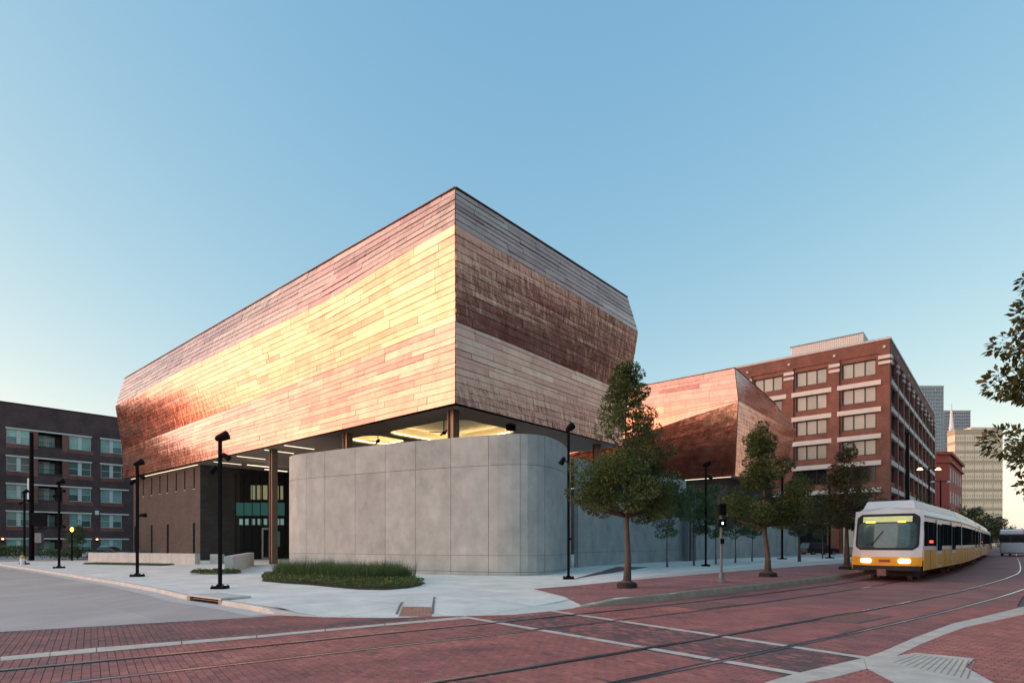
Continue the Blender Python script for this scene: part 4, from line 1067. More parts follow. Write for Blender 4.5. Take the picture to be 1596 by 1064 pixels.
# ------------------------------------------------------------ lamp posts with spot heads
def head(par, x, z, az, tilt, name='spot_head', sc=1.0):
    sc *= .8
    mb = MB(); ca, sa = math.cos(az), math.sin(az); d = Vector((ca * math.cos(tilt), sa * math.cos(tilt), math.sin(tilt)))
    c = Vector((x * ca, x * sa, z)); mb.tube([c - d * .2 * sc, c - d * .12 * sc, c + d * .1 * sc, c + d * .26 * sc], [.07 * sc, .12 * sc, .15 * sc, .17 * sc], 10)
    o = mb.build(name, M['black'], par)
    mb = MB(); mb.tube([c - d * .05, Vector((0, 0, z - .12))], .03, 6); mb.build('bracket', M['black'], o); return o
def lamp(px, py, ytop, label, heads, w_=.11):
    p = GP(px, py); h = CAMH - (ytop - HY) / F * p.y - p.z
    o = empty('lamp_post', (p.x, p.y, p.z), R(0)); tag(o, label, 'lamp post', 'black spotlight lamp posts on the plaza')
    mb = MB(); mb.box((0, 0, h * .5 - .1), w_, w_, h - .2); bevel(mb.build('pole', M['black'], o), .012)
    mb = MB(); mb.box((0, 0, .05), w_ * 4.2, w_ * 4.2, .1); mb.box((0, 0, .13), w_ * 1.7, w_ * 1.7, .06); b = mb.build('base_plate', M['black'], o)
    mb = MB()
    for dx in (-1, 1):
        for dy in (-1, 1): mb.tube([(dx * w_ * 1.7, dy * w_ * 1.7, .1), (dx * w_ * 1.7, dy * w_ * 1.7, .15)], .025, 6)
    mb.build('anchor_bolts', M['iron'], b)
    for (x, dz, az, t_, sc) in heads: head(o, x, h - dz, R(az), R(t_), sc=sc)
    return o
lamp(343, 917, 678, 'nearest left black lamp post, standing beside the small creeping plants', ((.03, .08, 0, 20, 1.25), (.2, .75, 0, -35, .8), (.22, .62 + .6, 180, -50, .85)))
lamp(214, 898, 720, 'black lamp post before the dark brick wall at the copper left end', ((.03, .06, 10, 25, 1.2), (.2, .7, 0, -35, .8), (.2, .95, 180, -40, .8), (.25, 2.6, 0, 0, .8)))
lamp(92, 885, 750, 'black lamp post right of the tall mast before the apartments', ((.03, .06, 20, 25, 1.3), (.2, .6, 0, -10, .8), (.22, .9, 180, -30, .8), (.22, 2.9, 0, -20, .8)))
lamp(38, 879, 765, 'leftmost short black lamp post beside the yellow hydrant', ((.03, .06, 20, 30, 1.1), (.2, .7, 0, -20, .8), (.22, .9, 180, -20, .8)))
lamp(886, 902, 668, 'tall black lamp post left of the biggest street tree', ((.05, -.02, 45, 35, 1.25), (.25, 1.4, 180, -60, .95), (.05, 4.9, 0, 20, .4)))
lamp(1100, 882, 722, 'black lamp post before the second copper volume', ((.03, .06, 20, 20, 1.35), (.25, .9, 0, -40, .9)))
lamp(1219, 871, 735, 'black lamp post behind the second street tree', ((.03, .06, 20, 20, 1.35),), .15)
lamp(1293, 869.5, 740, 'black lamp post beside the parked dark car', ((.03, .06, 20, 20, 1.35),), .15)
# tall mast on the left with signs
p = GP(49, 873); h = CAMH - (676 - HY) / F * p.y
o = empty('tall_mast', p); tag(o, 'tallest dark mast on the left, carrying a white sign and a box', 'mast')
mb = MB(); mb.tube([(0, 0, 0), (0, 0, h)], [.22, .15], 10); mb.build('pole', M['black'], o)
mb = MB(); mb.box((-.28, 0, h * .44 + 1.3), .2, .05, 2.2); mb.build('white_sign', M['white'], o)
mb = MB(); mb.box((.75, -.1, 2.9 + .9), 1.5, .12, 1.3); mb.build('dark_sign', M['black'], o); mb = MB(); mb.box((.85, -.15, 2.1), .6, .3, .9); mb.build('cabinet', M['galv'], o)
mb = MB(); mb.tube([(-.4, 0, 2.95), (1.4, 0, 2.95)], .05, 6); mb.build('cross_arm', M['black'], o)
# amber street lamp
p = G(112, 873, 0); o = empty('street_lamp', (p.x, p.y, 0)); tag(o, 'glowing amber street lamp above a small tree before the apartments', 'street lamp')
hz = CAMH + 20 * p.y / F; mb = MB(); mb.tube([(0, 0, 0), (0, 0, hz - .15)], [.09, .06], 8); mb.build('pole', M['black'], o)
mb = MB(); mb.tube([(0, 0, hz - .2), (0, 0, hz - .05), (0, 0, hz + .15), (0, 0, hz + .22)], [.06, .14, .13, .04], 10); mb.build('globe', M['sodium'], o)
# hydrant
p = GP(35, 880); o = empty('fire_hydrant', p); tag(o, 'small pale and yellow fire hydrant beside the leftmost lamp post', 'fire hydrant')
mb = MB(); mb.tube([(0, 0, 0), (0, 0, .05), (0, 0, .06), (0, 0, .5)], [.2, .2, .13, .13], 10); mb.tube([(-.2, 0, .38), (.2, 0, .38)], .06, 8); mb.build('barrel', M['white'], o)
mb = MB(); mb.tube([(0, 0, .5), (0, 0, .56), (0, 0, .68), (0, 0, .76)], [.16, .16, .1, .03], 10); mb.build('bonnet', M['orange'], o)
# pedestrian signal
p = GP(1124, 908); o = empty('pedestrian_signal', p); tag(o, 'grey pedestrian signal post with a dark signal head beside the kerb', 'traffic signal')
h = (HY - 785) / F * p.y + CAMH - p.z
mb = MB(); mb.tube([(0, 0, 0), (0, 0, h - .1)], .055, 10); mb.build('pole', M['galv'], o)
mb = MB(); mb.tube([(0, 0, 0), (0, 0, .12), (0, 0, .16), (0, 0, .42)], [.2, .17, .11, .08], 10); mb.build('pedestal', M['galv'], o)
mb = MB(); mb.box((.0, -.14, h - .22), .25, .2, .44); sh_ = bevel(mb.build('signal_head', M['black'], o), .02)
mb = MB(); mb.box((.0, -.13, h - .75), .26, .2, .3); bevel(mb.build('signal_head', M['black'], o), .02)
mb = MB(); mb.box((-.03, -.24, h - .76), .06, .02, .09); mb.build('lens', M['ped_lamp'], sh_)
mb = MB(); mb.box((0, -.12, h - 1.45), .12, .1, .2); mb.build('push_button', M['black'], o)
mb = MB()
rnd = random.Random(3)
for k in range(160):
    a, r = rnd.uniform(0, 6.28), rnd.uniform(.1, .55); c = Vector((math.cos(a) * r, math.sin(a) * r * .8, 0)); mb.tube([c, c + Vector((rnd.uniform(-.05, .05), rnd.uniform(-.05, .05), rnd.uniform(.03, .12)))], .006, 3)
mb.build('dry_weeds', M['tactile'], None).location = p; w_ = [x for x in COL.objects if x.name.startswith('dry_weeds')][0]
tag(w_, 'dry tan weeds around the foot of the pedestrian signal', 'weeds', kind='stuff')

# ------------------------------------------------------------ trees
def leaf_quad(mb, c, d, n, L_, W_, tone):
    s = d.cross(n).normalized()
    mb.add([c, c + d * L_ * .5 + s * W_ * .5 + n * L_ * .06, c + d * L_, c + d * L_ * .5 - s * W_ * .5 + n * L_ * .06], [(0, 1, 2, 3)], tone)
def rvec(r):
    while True:
        v = Vector((r.uniform(-1, 1), r.uniform(-1, 1), r.uniform(-1, 1)))
        if .05 < v.length < 1: return v
def tree(name, loc, h, cb, rad, label, seed, nleaf=6000, lsize=.11, mat_='leaf', trunk_r=.15, shape='cone', group=None, tub=None, lean=(0, 0), bark='bark', profile=None, nclump=70, forks=1, indiv=0):
    r = random.Random(seed); o = empty(name, loc); tag(o, label, 'tree', group)
    top = Vector((lean[0], lean[1], h * .96)); mb = MB(); tp = []
    K = 7
    for k in range(K + 1):
        f = k / K; tp.append(Vector((lean[0] * f + r.uniform(-.05, .05) * (0 if k == 0 else 1), lean[1] * f + r.uniform(-.05, .05) * (k > 0), h * .94 * f)))
    tr_ = [trunk_r * (1.25 if k == 0 else 1 - .93 * (k / K) ** .8) for k in range(K + 1)]
    mb.tube(tp, tr_, 8)
    def axis(z):
        f = z / (h * .94) * K; i = max(0, min(K - 1, int(f))); return tp[i].lerp(tp[i + 1], f - i)
    clumps = []
    for c in range(nclump):
        f = r.random() ** (1.15 if shape == 'cone' else .9)
        prof = profile(f) if profile else ((1 - f) ** .7 * (1 if f > .12 else .65 + f * 2.9))
        z = cb + (h - cb) * f; a = r.uniform(0, 6.283); rr = rad * prof * math.sqrt(r.uniform(.12, 1)); ax_ = axis(min(z, h * .93))
        c_ = Vector((ax_.x + math.cos(a) * rr, ax_.y + math.sin(a) * rr, z + r.uniform(-.1, .1)))
        cs = r.uniform(.6, 1.2) * (rad * .25 + .07) * (.35 + .65 * prof)
        clumps.append((c_, cs, r.uniform(-.18, .18)))
        if rr > rad * .25:
            st = axis(max(cb * .92, z - rr * .75)); mid = st.lerp(c_, .55) + UP * -.06 * rr + rvec(r) * .06
            mb.tube([st, mid, c_], [trunk_r * .32 * (1 - f * .6) + .008, trunk_r * .16 + .005, .006], 5, cap=False)
            for q in range(2):
                e = c_ + rvec(r) * cs * 1.1; mb.tube([mid.lerp(c_, .6), e], [.012, .004], 4, cap=False)
    for (px_, py_, pz_, ps_) in (forks if isinstance(forks, list) else []):
        c_ = Vector((px_, py_, pz_)); st = axis(pz_ - .7); mb.tube([st, c_], [.03, .006], 5); clumps.append((c_, ps_, .05))
    tk = mb.build('trunk', M[bark], o, smooth=True)
    lm = MB(); tot = sum(c[1] ** 2 for c in clumps); big = []
    for c_, cs, tb in clumps:
        n = int(nleaf * cs ** 2 / tot)
        for q in range(n):
            v = rvec(r); v = v.normalized() * v.length ** .5; p = c_ + Vector((v.x * cs, v.y * cs, v.z * cs * .72))
            d = (v + rvec(r) * .9 + Vector((0, 0, -.15))).normalized(); nn = (UP * .8 + rvec(r)).normalized()
            if abs(nn.dot(d)) > .95: continue
            tn = .42 + tb + r.gauss(0, .16)
            if r.random() < .02: tn = .97
            s_ = lsize * r.uniform(.65, 1.3); args = (p, d, nn, s_, s_ * .5, max(0, min(1, tn)))
            if indiv: big.append((loc[1] + p.y, args))
            else: leaf_quad(lm, *args)
    if indiv:
        vis = [b for b in big if 0 < px_of(Vector((loc[0], loc[1], loc[2])) + b[1][0])[0] < 1596]
        vis.sort(key=lambda b: b[0]); ids = set(id(b) for b in vis[:indiv])
        for b in big:
            if id(b) not in ids: leaf_quad(lm, *b[1])
    cr_ = lm.build('crown', M[mat_], o, tone=True)
    if indiv:
        for b in vis[:indiv]: l1 = MB(); leaf_quad(l1, *b[1]); l1.build('leaf', M[mat_], cr_, tone=True)
    if tub:
        mb = MB(); n = 20
        mb.tube([(0, 0, -.02), (0, 0, .02), (0, 0, .16), (0, 0, .2)], [tub * .92, tub, tub * .97, tub * .85], n); mb.build('water_ring', M['rubber'], o, smooth=False)
        mb = MB(); mb.tube([(0, 0, .19), (0, 0, .27)], [tub * .7, trunk_r * 1.4], 12); mb.build('mulch', M['bark'], o)
    return o
def prof_big(f): return (.6 + f * 3.6 if f < .11 else 1.0 - (f - .11) * 1.15) if f < .62 else .42 - (f - .62) * .85
T1 = GP(977, 916)
tree('street_tree', T1, 7.75, 2.7, 2.15, 'biggest dark oak street tree with a black ring at its foot', 11, 42000, .095, trunk_r=.13, tub=.36, profile=prof_big, nclump=105, group='oak trees along the brick walk',
     forks=[(.35, 0, 7.5, .28), (.5, .1, 6.9, .35), (-.5, 0, 6.5, .4), (.1, .2, 7.0, .4)])
T2_ = GP(1197, 898.5)
tree('street_tree', T2_, 6.95, 2.5, 2.05, 'second oak street tree, right of the pedestrian signal post', 12, 30000, .10, trunk_r=.15, tub=.40, profile=prof_big, nclump=75, group='oak trees along the brick walk', lean=(-.3, 0))
T3_ = GP(1320, 887)
tree('street_tree', T3_, 7.3, 2.7, 2.1, 'third oak street tree, just left of the train front', 13, 22000, .115, 'leaf_rust', trunk_r=.16, tub=.44, profile=prof_big, nclump=70, group='oak trees along the brick walk')
T4_ = GP(1246, 876); tree('street_tree', T4_ + Vector((1, 2, 0)), 7.2, 2.4, 2.3, 'sparse rust tinged tree between the second and third oaks', 14, 16000, .13, 'leaf_rust', trunk_r=.12, profile=prof_big, nclump=60, group='oak trees along the brick walk')
lab = ['leftmost sapling beyond the biggest street tree', 'sapling left of the lamp post before the garden wall', 'sapling right behind the pedestrian signal', 'sapling just left of the second oak trunk', 'sapling right against the second oak trunk', 'sapling right of the second oak, before the grey wall', 'sapling beside the parked dark car']
for i, (px, py, hh) in enumerate(((1040, 883.5, 5.0), (1081.6, 881, 5.2), (1116, 879, 5.4), (1146, 876.5, 5.4), (1172, 874.5, 5.4), (1247, 871.5, 5.8), (1282, 870, 5.6))):
    p = GP(px, py); tree('sapling', p, hh + .3, 2.1, 1.35, 'young ' + lab[i], 30 + i, 4500, .15, 'leaf_sap', trunk_r=.06, shape='round', group='saplings along the grey wall', profile=lambda f: .55 + 1.3 * f if f < .3 else .95 * math.sqrt(max(0, 1 - ((f - .3) / .72) ** 2)) + .05, nclump=34, bark='bark_grey')
tree('large_leaved_tree', (16.7, 16.3, .2), 11.4, 2.9, 2.1, 'glossy large leaved tree reaching in from the right edge', 51, 15000, .20, 'leaf_mag', trunk_r=.2, profile=lambda f: (.7 + f * 1.6 if f < .2 else 1.0 - .62 * ((f - .2) / .8) ** 2.2), nclump=95, indiv=290)
far_t = [(1405, 57, 5.4, 2.6, 'dark bushy tree behind the train roof'), (1432, 62, 6.4, 2.8, 'tree with bare top beside the far street lamp'), (1372, 50, 4.8, 2.2, 'low tree directly behind the front of the train'), (1500, 95, 7.5, 3.6, 'dark spreading tree above the back of the train'), (1527, 110, 8.0, 3.6, 'farther tree above the tail of the train'), (1545, 150, 9, 4.5, 'distant tree at the end of the tram street'), (1585, 120, 5, 4.0, 'low distant tree right of the train tail')]
for i, (px, Y, hh, rr, lb) in enumerate(far_t):
    tree('street_tree', ((px - 798) / F * Y, Y, .2), hh, 1.6 if i < 6 else .5, rr, lb, 70 + i, 3200, .22 + Y * .0015, 'leaf' if i % 2 else 'leaf_rust', trunk_r=.16, shape='round', nclump=40, profile=lambda f: math.sqrt(max(0.05, 1 - (2 * f - .8) ** 2 * .7)), bark='bark_grey')
tree('street_tree', (G(112, 871.5).x + .6, G(112, 871.5).y, 0), 4.0, .9, 1.35, 'small bright green tree under the amber street lamp', 90, 2400, .17, 'leaf_sap', trunk_r=.06, shape='round', nclump=30)
tree('street_tree', (-65.5, 70.0, 0), 12.2, 8.6, 3.0, 'rust leaved tree poking in at the left edge', 91, 1800, .3, 'leaf_rust', trunk_r=.15, shape='round', nclump=20)
# fallen leaves on the paving
r_ = random.Random(77); mb = MB()
for k in range(420):
    b0 = r_.choice((T1, T1, T2_, T3_)); a = r_.uniform(0, 6.28); q = abs(r_.gauss(0, 1.8)); x, y = b0.x + math.cos(a) * q * 1.3, b0.y + math.sin(a) * q
    if not inside((x, y), walk): continue
    leaf_quad(mb, Vector((x, y, zp(x, y) + .022)), Vector((math.cos(a * 3), math.sin(a * 3), .1)).normalized(), Vector((.1, .1, 1)).normalized(), r_.uniform(.05, .09), .04, r_.uniform(.3, 1))
tag(mb.build('fallen_leaves', M['leaf_mag'], None, tone=True), 'scattered fallen leaves on the red brick walk under the oaks', 'leaf litter', kind='stuff')
# hedge at the far left
def leafmass(name, area_fn, n, size, hfn, matn, label, cat, seed, blade=False, base=None):
    r = random.Random(seed); mb = MB()
    for k in range(n):
        p = area_fn(r)
        if p is None: continue
        hh = hfn(p, r)
        if blade:
            a = r.uniform(0, 6.28); b_ = Vector((math.cos(a), math.sin(a), 0)); s = b_.cross(UP) * .006 * size; l = hh * r.uniform(.6, 1.1); bend = l * r.uniform(.15, .6)
            p0 = Vector((p.x, p.y, p.z)); p1 = p0 + UP * l * .6 + b_ * bend * .35; p2 = p0 + UP * l + b_ * bend; tn = max(0, min(1, .45 + r.gauss(0, .2)))
            mb.add([p0 - s, p0 + s, p1 + s * .8, p1 - s * .8, p2], [(0, 1, 2, 3), (3, 2, 4)], tn)
        else:
            c = Vector((p.x, p.y, p.z + hh * r.random() ** .5)); d = (rvec(r) + UP * .5).normalized(); nn = (UP + rvec(r) * .8).normalized(); s_ = size * r.uniform(.6, 1.3)
            leaf_quad(mb, c, d, nn, s_, s_ * .55, max(0, min(1, .5 + r.gauss(0, .2) + .25 * noise.noise((p.x * 1.5, p.y * 1.5, 0)))))
    o = mb.build(name, M[matn], None, tone=True); tag(o, label, cat, kind='stuff'); return o
leafmass('hedge', lambda r: Vector((r.uniform(-66, -52.5), 62 + r.uniform(-.6, .6), 0)), 6000, .2, lambda p, r: 1.35, 'leaf', 'dark clipped hedge in front of the apartments at the far left', 'hedge', 5)
leafmass('shrubs', lambda r: Vector((r.uniform(-50, -42), 61 + r.uniform(-1, 2), 0)), 5000, .2, lambda p, r: .9 + .6 * noise.noise((p.x * .5, 0, 1)), 'leaf_sap', 'mixed green shrubs between the sidewalk and the side street', 'shrubs', 6)
# planting beds
def poly_area(poly):
    xs = [p[0] for p in poly]; ys = [p[1] for p in poly]
    def f(r):
        for _ in range(20):
            x, y = r.uniform(min(xs), max(xs)), r.uniform(min(ys), max(ys))
            if inside((x, y), poly): return Vector((x, y, zp(x, y)))
    return f
bedf = [GP(x, y) for x, y in ((408, 905.5), (440, 908.5), (480, 911), (520, 915), (560, 918.5), (600, 919), (635, 916.5), (655, 912.5), (663, 908))]
bedb = [Vector((-4.6, 25.0, 0)), Vector((-5.5, 27.0, 0)), Vector((-8, 28.4, 0)), Vector((-11.3, 29.6, 0)), Vector((-12.3, 28.2, 0))]
bed = [(p.x, p.y) for p in bedf + bedb]
o = plaza_sheet(bed, .012, 'planting_bed', M['soil'], 1.0); o['kind'] = 'structure'
leafmass('ground_cover', poly_area(bed), 22000, .075, lambda p, r: .20 + .10 * noise.noise((p.x * 2.2, p.y * 2.2, 0)), 'cover', 'low leafy ground cover at the front of the planting bed', 'ground cover', 8)
gp_ = [(p.x, p.y) for p in (GP(440, 899), GP(500, 903), GP(560, 906), GP(610, 906.5), GP(648, 901))] + [(-5.6, 26.9), (-8, 28.2), (-11.2, 29.4), (-12.0, 28.4)]
leafmass('tall_grass', poly_area(gp_), 17000, 1.0, lambda p, r: (.55 + .35 * r.random()) * (1 + .3 * noise.noise((p.x * 3, p.y * 3, 7))) + .25 * noise.noise((p.x * .9, p.y * .9, 0)), 'grass', 'feathery tall ornamental grass in the bed before the curved wall', 'ornamental grass', 9, True)
c0 = GP(337, 893.5)
leafmass('ground_cover', lambda r: (lambda a, q: Vector((c0.x + math.cos(a) * q * 1.25, c0.y + math.sin(a) * q * 1.0, c0.z)))(r.uniform(0, 6.28), math.sqrt(r.random())), 3500, .085, lambda p, r: .17 + .14 * noise.noise((p.x * 2.5, p.y * 2.5, 3)), 'cover', 'small patch of creeping plants beside the nearest lamp post', 'ground cover', 10)
gl_a, gl_b = G(128, 878.8, .13), G(252, 881.3, .13)
leafmass('grass_strip', lambda r: (lambda q: Vector((q.x, q.y + r.uniform(0, 1.6), zp(q.x, q.y))))(gl_a.lerp(gl_b, r.random())), 9000, 1.6, lambda p, r: .14, 'grass', 'narrow strip of green grass along the pale planter wall', 'grass', 12, True)

# ------------------------------------------------------------ cars
def car(name, loc, rz, label, paint, suv):
    o = empty(name, loc, rz); tag(o, label, 'car')
    L_, W_, H_ = (4.9, 1.95, 1.75) if suv else (4.5, 1.8, 1.42)
    zb = .28; sh = H_ * (.55 if suv else .58)
    prof = [(-L_ / 2, zb), (L_ / 2, zb), (L_ / 2, sh * .82), (L_ / 2 - .25, sh * .93), (L_ * .22, sh), (-L_ / 2 + .1, sh * 1.02), (-L_ / 2, sh * .8)]
    def ext(pr, w0, w1=None):
        w1 = w1 or w0; mb = MB(); n = len(pr); mb.add([(x, -(w0 if z < sh * 1.05 else w1) / 2, z) for x, z in pr] + [(x, (w0 if z < sh * 1.05 else w1) / 2, z) for x, z in pr],
            [tuple(range(n)), tuple(reversed(range(n, 2 * n)))] + [(i, n + i, n + (i + 1) % n, (i + 1) % n) for i in range(n)]); return mb
    bevel(ext(prof, W_).build('body', paint, o), .06, 3)
    rear = -L_ / 2 + (.15 if suv else .9)
    bevel(ext([(rear, sh), (L_ * .24, sh), (L_ * .06, H_ - .08), (rear + (.35 if suv else .7), H_ - .08)], W_ - .1, W_ * .78).build('cabin', M['glass_dark'], o), .04, 2)
    bevel(ext([(rear + .3 + (0 if suv else .35), H_ - .1), (L_ * .07, H_ - .1), (L_ * .03, H_), (rear + .45 + (0 if suv else .35), H_)], W_ * .78).build('roof', paint, o), .03, 2)
    for x in (-L_ * .32, L_ * .31):
        for y in (-1, 1):
            mb = MB(); c = Vector((x, y * (W_ / 2 - .1), .34)); mb.tube([c - Vector((0, .1, 0)), c + Vector((0, .1, 0))], .34, 16); t_ = mb.build('wheel', M['rubber'], o)
            mb = MB(); mb.tube([c - Vector((0, .11, 0)), c + Vector((0, .115, 0))], .2, 10); mb.build('rim', M['galv'], t_)
    for y in (-1, 1):
        mb = MB(); mb.box((L_ / 2 - .06, y * W_ * .36, sh * .76), .16, .34, .16); mb.build('headlight', M['white'], o)
        mb = MB(); mb.box((-L_ / 2 + .02, y * W_ * .40, sh * .86), .1, .2, .2); mb.build('tail_light', M['red_lamp'] if False else M['hotel_red'], o)
    return o
p = G(1284, 865.5, .0); car('parked_car', (41.2, 76.5, .1), R(12), 'black car parked beyond the saplings at the end of the grey wall', M['car_black'], True)
p = G(171, 871, 0); car('passing_car', (p.x, p.y, 0), R(8), 'pale blue car passing behind the low planter wall', M['car_blue'], False)

# ------------------------------------------------------------ the train
path = offset_line(RA, .5)
i0 = min(range(len(path)), key=lambda i: (path[i] - Vector((17.7, 25.9, 0))).length)
pl = path[i0:]; Ls = [0]
for a, b_ in zip(pl, pl[1:]): Ls.append(Ls[-1] + (b_ - a).length)
def on(s):
    for i in range(len(Ls) - 1):
        if s <= Ls[i + 1] or i == len(Ls) - 2: return pl[i].lerp(pl[i + 1], (s - Ls[i]) / (Ls[i + 1] - Ls[i]))
tt = empty('light_rail_train', on(0)); tag(tt, 'white and yellow light rail train with its headlights on, coming up the street', 'train')
t0 = Vector(tt.location)
def section(name, s0, s1, cabf=False, cabr=False):
    a, b_ = on(s0) - t0, on(s1) - t0; d = (b_ - a); L_ = d.length; rz = math.atan2(d.y, d.x)
    e = empty(name, a, rz); e.parent = tt; W = 1.40
    def ring(x, sx, ztop=3.45, zbot=.55): pass
    # cross-section (y, z): side, cant rail, roof
    cs = [(-W, 1.0), (-W, 1.75), (-W, 2.95), (-W + .05, 3.12), (-W + .32, 3.38), (0, 3.46), (W - .32, 3.38), (W - .05, 3.12), (W, 2.95), (W, 1.75), (W, 1.0)]
    def shell(x0, x1, prof, m, nm, parent=e, f0=None, f1=None):
        mb = MB(); xs = [x0, x1]; n = len(prof)
        f0 = f0 or (lambda y, z: 0); f1 = f1 or (lambda y, z: 0)
        vs = [(x0 + f0(y, z), y, z) for y, z in prof] + [(x1 + f1(y, z), y, z) for y, z in prof]
        mb.add(vs, [(i, i + 1, n + i + 1, n + i) for i in range(n - 1)] + [tuple(reversed(range(n))), tuple(range(n, 2 * n))]); return mb.build(nm, m, parent)
    nose = (lambda y, z: (.10 + max(0, z - 1.3) * .30 + .35 * (abs(y) / W) ** 3)) if cabf else None
    tail = (lambda y, z: -(.10 + max(0, z - 1.3) * .30 + .35 * (abs(y) / W) ** 3)) if cabr else None
    # white shell, subdivided so the nose can curve
    prof = []
    for k in range(len(cs) - 1):
        prof.append(cs[k])
    prof.append(cs[-1])
    nb_ = MB(); ny = 9
    # loft: front ring built from the section at decreasing nose depth
    body = shell(0, L_, prof, M['train_white'], 'body', e, nose, tail)
    if cabf or cabr:
        for sgn, x0, on_ in ((1, 0, cabf), (-1, L_, cabr)):
            if not on_: continue
            fx = lambda y, z, o_=0: x0 + sgn * (.10 + max(0, z - 1.3) * .30 + .35 * (abs(y) / W) ** 3 - o_)
            def patch(y0, y1, z0, z1, m, nm, out, parent=body, ny=8, nz=4, rnd_=0):
                mb = MB(); g = []
                for j in range(nz + 1):
                    z = z0 + (z1 - z0) * j / nz; ins = 0
                    if rnd_: q = min(z - z0, z1 - z) ; ins = rnd_ * (1 - min(1, q / rnd_)) ** 2
                    g.append([(fx(y0 + ins + (y1 - y0 - 2 * ins) * i / ny, z, out), y0 + ins + (y1 - y0 - 2 * ins) * i / ny, z) for i in range(ny + 1)])
                vs = [v for r in g for v in r]; fs = [((j * (ny + 1) + i), (j * (ny + 1) + i + 1), ((j + 1) * (ny + 1) + i + 1), ((j + 1) * (ny + 1) + i)) for j in range(nz) for i in range(ny)]
                if sgn > 0: fs = [tuple(reversed(f)) for f in fs]
                mb.add(vs, fs); o_ = mb.build(nm, m, parent)
                sol = o_.modifiers.new('thick', 'SOLIDIFY'); sol.thickness = .03; sol.offset = -1; return o_
            patch(-W + .02, W - .02, .96, 3.3, M['train_white'], 'nose', .02, ny=14, nz=10)
            patch(-1.16, 1.16, 1.56, 2.70, M['train_wind'], 'windshield', .06, rnd_=.10, ny=10, nz=8)
            patch(-1.26, 1.26, 1.46, 3.14, M['under'], 'window_surround', .045, ny=10, nz=12, rnd_=.22)
            patch(-.98, .98, 2.76, 3.02, M['sign_lit'], 'destination_sign', .07, nz=2)
            patch(-.75, -.45, 2.73, 2.79, M['amber'], 'marker_lamp', .10, nz=1, ny=2); patch(.45, .85, 2.73, 2.79, M['amber'], 'marker_lamp', .10, nz=1, ny=2)
            patch(-W + .02, W - .02, .74, 1.14, M['train_yellow'], 'front_panel', .05, ny=14)
            patch(-W + .05, W - .05, .52, .74, M['under'], 'bumper', .10, ny=14, nz=1)
            for y in (-1.0, .52): patch(y, y + .48, .86, 1.06, M['headlamp'] if sgn > 0 else M['red_lamp'], 'headlight', .09, ny=3, nz=2, rnd_=.05)
            patch(-.22, .22, .90, 1.02, M['hotel_red'], 'badge', .08, ny=3, nz=1)
            mb = MB(); mb.tube([(fx(.5, 1.7, .12), .55, 1.66), (fx(.2, 2.3, .12), .1, 2.35)], .015, 4); mb.build('wiper', M['black'], body)
            mb = MB(); mb.tube([(x0 - sgn * .55, 0, .45), (x0 + sgn * .3, 0, .45)], .12, 10); mb.box((x0 - sgn * .5, 0, .45), .2, .34, .3); mb.build('coupler', M['iron'], body)
    q0 = .75 if cabf else .15; q1 = L_ - (.75 if cabr else .15)
    for sd in (-1, 1):
        mb = MB(); mb.box(((q0 + q1) / 2, sd * (W + .012), 2.2), q1 - q0, .03, 1.12); band_ = mb.build('window_band', M['train_glass'], body)
        mb = MB(); mb.box(((q0 + q1) / 2, sd * (W + .016), 1.0), q1 - q0 + .5, .03, .92); mb.build('yellow_panel', M['train_yellow'], body)
        mb = MB(); mb.box(((q0 + q1) / 2, sd * (W + .02), 3.0), q1 - q0 + .3, .02, .04); mb.build('rain_strip', M['galv'], body)
        for k in range(1, int(L_ / 2.2)): mb = MB(); mb.box((k * 2.2, sd * (W + .034), 1.0), .025, .006, .9); mb.build('panel_seam', M['under'], body)
        nd = 2 if L_ > 10 else 0
        for k in range(nd):
            xc = L_ * (.36 if k == 0 else .74)
            mb = MB(); mb.box((xc, sd * (W + .03), 1.75), 1.5, .03, 2.35); dd_ = mb.build('door', M['train_white'], body)
            for q in (-.37, .37):
                mb = MB(); mb.box((xc + q, sd * (W + .045), 2.05), .58, .03, 1.3); mb.build('door_window', M['train_glass'], dd_)
                mb = MB(); mb.box((xc + q, sd * (W + .045), .95), .6, .02, .55); mb.build('door_panel', M['train_yellow'], dd_)
        for k in range(int((q1 - q0) / 1.5)):
            mb = MB(); mb.box((q0 + .75 + k * 1.5, sd * (W + .035), 2.2), .06, .02, 1.12); mb.build('window_post', M['under'], band_)
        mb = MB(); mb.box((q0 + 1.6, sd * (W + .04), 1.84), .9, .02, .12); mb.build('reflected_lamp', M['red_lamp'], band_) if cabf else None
    mb = MB(); mb.box((L_ / 2, 0, .72), L_ - 1.2, 2.3, .5); mb.build('underframe', M['under'], body)
    for xb in ((2.4, L_ - 1.0) if L_ > 10 else (L_ / 2,)):
        mb = MB(); mb.box((xb, 0, .42), 2.6, 2.1, .34)
        bo = mb.build('bogie', M['under'], body)
        for dx in (-.9, .9):
            for sd in (-1, 1): mb = MB(); mb.tube([(xb + dx, sd * .66, .34), (xb + dx, sd * .80, .34)], .33, 16); mb.build('wheel', M['iron'], body)
    # roof fairing
    f0_, f1_ = (.9 if cabf else .3), L_ - (.9 if cabr else .3)
    mb = MB(); w0, w1 = 1.08, .95; x = [(f0_, w0, 3.38), (f0_ + .35, w1, 3.78), (f1_ - .3, w1, 3.78), (f1_, w0, 3.38)]
    vs = [(f0_, -w0, 3.36), (f1_, -w0, 3.36), (f1_, w0, 3.36), (f0_, w0, 3.36), (f0_ + .35, -w1, 3.78), (f1_ - .3, -w1, 3.78), (f1_ - .3, w1, 3.78), (f0_ + .35, w1, 3.78)]
    mb.add(vs, BOXF); bevel(mb.build('roof_fairing', M['train_white'], body), .06, 2)
    return e
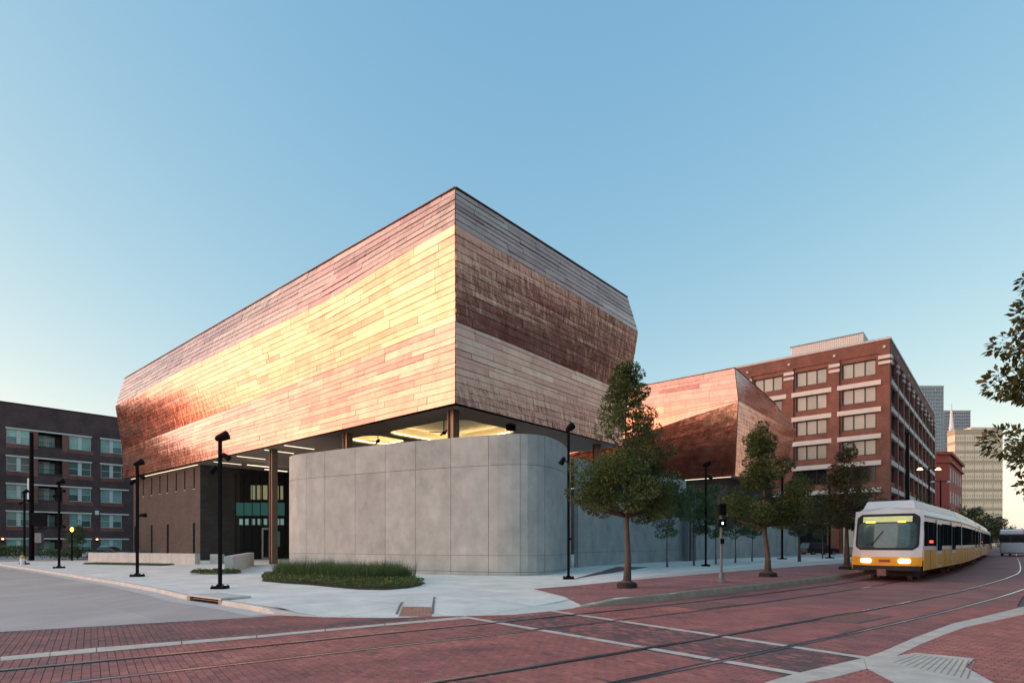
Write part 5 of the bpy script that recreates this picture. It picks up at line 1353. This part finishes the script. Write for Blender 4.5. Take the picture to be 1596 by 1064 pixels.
section('cab_section', 0, 13.2, True, False); section('middle_section', 13.7, 22.6); section('rear_section', 23.1, 36.4, False, True)
for s in (13.2, 22.6):
    a, b_ = on(s) - t0, on(s + .5) - t0; d = (b_ - a); rz = math.atan2(d.y, d.x); mb = MB(); mb.box(((a.x + b_.x) / 2, (a.y + b_.y) / 2, 2.0), d.length + .1, 2.35, 2.6, rz); mb.build('gangway_bellows', M['under'], tt)
section('cab_section', 37.3, 50.5, True, False); section('middle_section', 51, 60); section('rear_section', 60.5, 74, False, True)
# distant bus stop shelter / bus on the right, far street lamps
p = A(1580, 850, 75); o = empty('parked_bus', (p.x, 75, 0), R(41)); tag(o, 'pale blue grey bus standing at the far right edge', 'bus')
mb = MB(); mb.box((3.2, 0, 1.95), 9, 2.5, 3.2); bevel(mb.build('body', M['car_blue'], o), .2, 3); mb = MB(); mb.box((3.2, 0, 2.35), 9.04, 2.54, 1.1); mb.build('window_band', M['glass_dark'], o)
for dx in (.2, 6.0):
    for s_ in (-1, 1): mb = MB(); mb.tube([(dx, s_ * 1.1, .48), (dx, s_ * 1.28, .48)], .48, 14); mb.build('wheel', M['rubber'], o)
for (px, Y, h, lb) in ((1414, 60, 13.0, 'tall dark green pole behind the train before the brick block'), ):
    o = empty('signal_pole', ((px - 798) / F * Y, Y, .2)); tag(o, lb, 'pole'); mb = MB(); mb.tube([(0, 0, 0), (0, 0, h)], [.22, .15], 10); mb.build('pole', M['black'], o)
    mb = MB(); mb.tube([(0, 0, h), (0, 0, h + .15)], .24, 10); mb.build('cap', M['black'], o)
for (px, yt, Y, lb) in ((1448, 730, 75, 'twin headed dark street lamp behind the train'), (1466, 750, 85, 'farther twin headed street lamp before the red building')):
    h = CAMH + (HY - yt) / F * Y; o = empty('street_lamp', ((px - 798) / F * Y, Y, .2)); tag(o, lb, 'street lamp')
    mb = MB(); mb.tube([(0, 0, 0), (0, 0, h)], [.14, .08], 8); mb.build('pole', M['black'], o); mb = MB(); mb.tube([(-1.2, 0, h - .2), (1.2, 0, h - .2)], .06, 6); mb.build('arm', M['black'], o)
    for s_ in (-1, 1): mb = MB(); mb.tube([(s_ * 1.2, 0, h - .1), (s_ * 1.2, 0, h - .35)], [.15, .35], 10); mb.build('lantern', M['gold'] if px < 1450 else M['white'], o)
# clean up: parents placed off origin while their parts were built in world coordinates
bpy.context.view_layer.update()
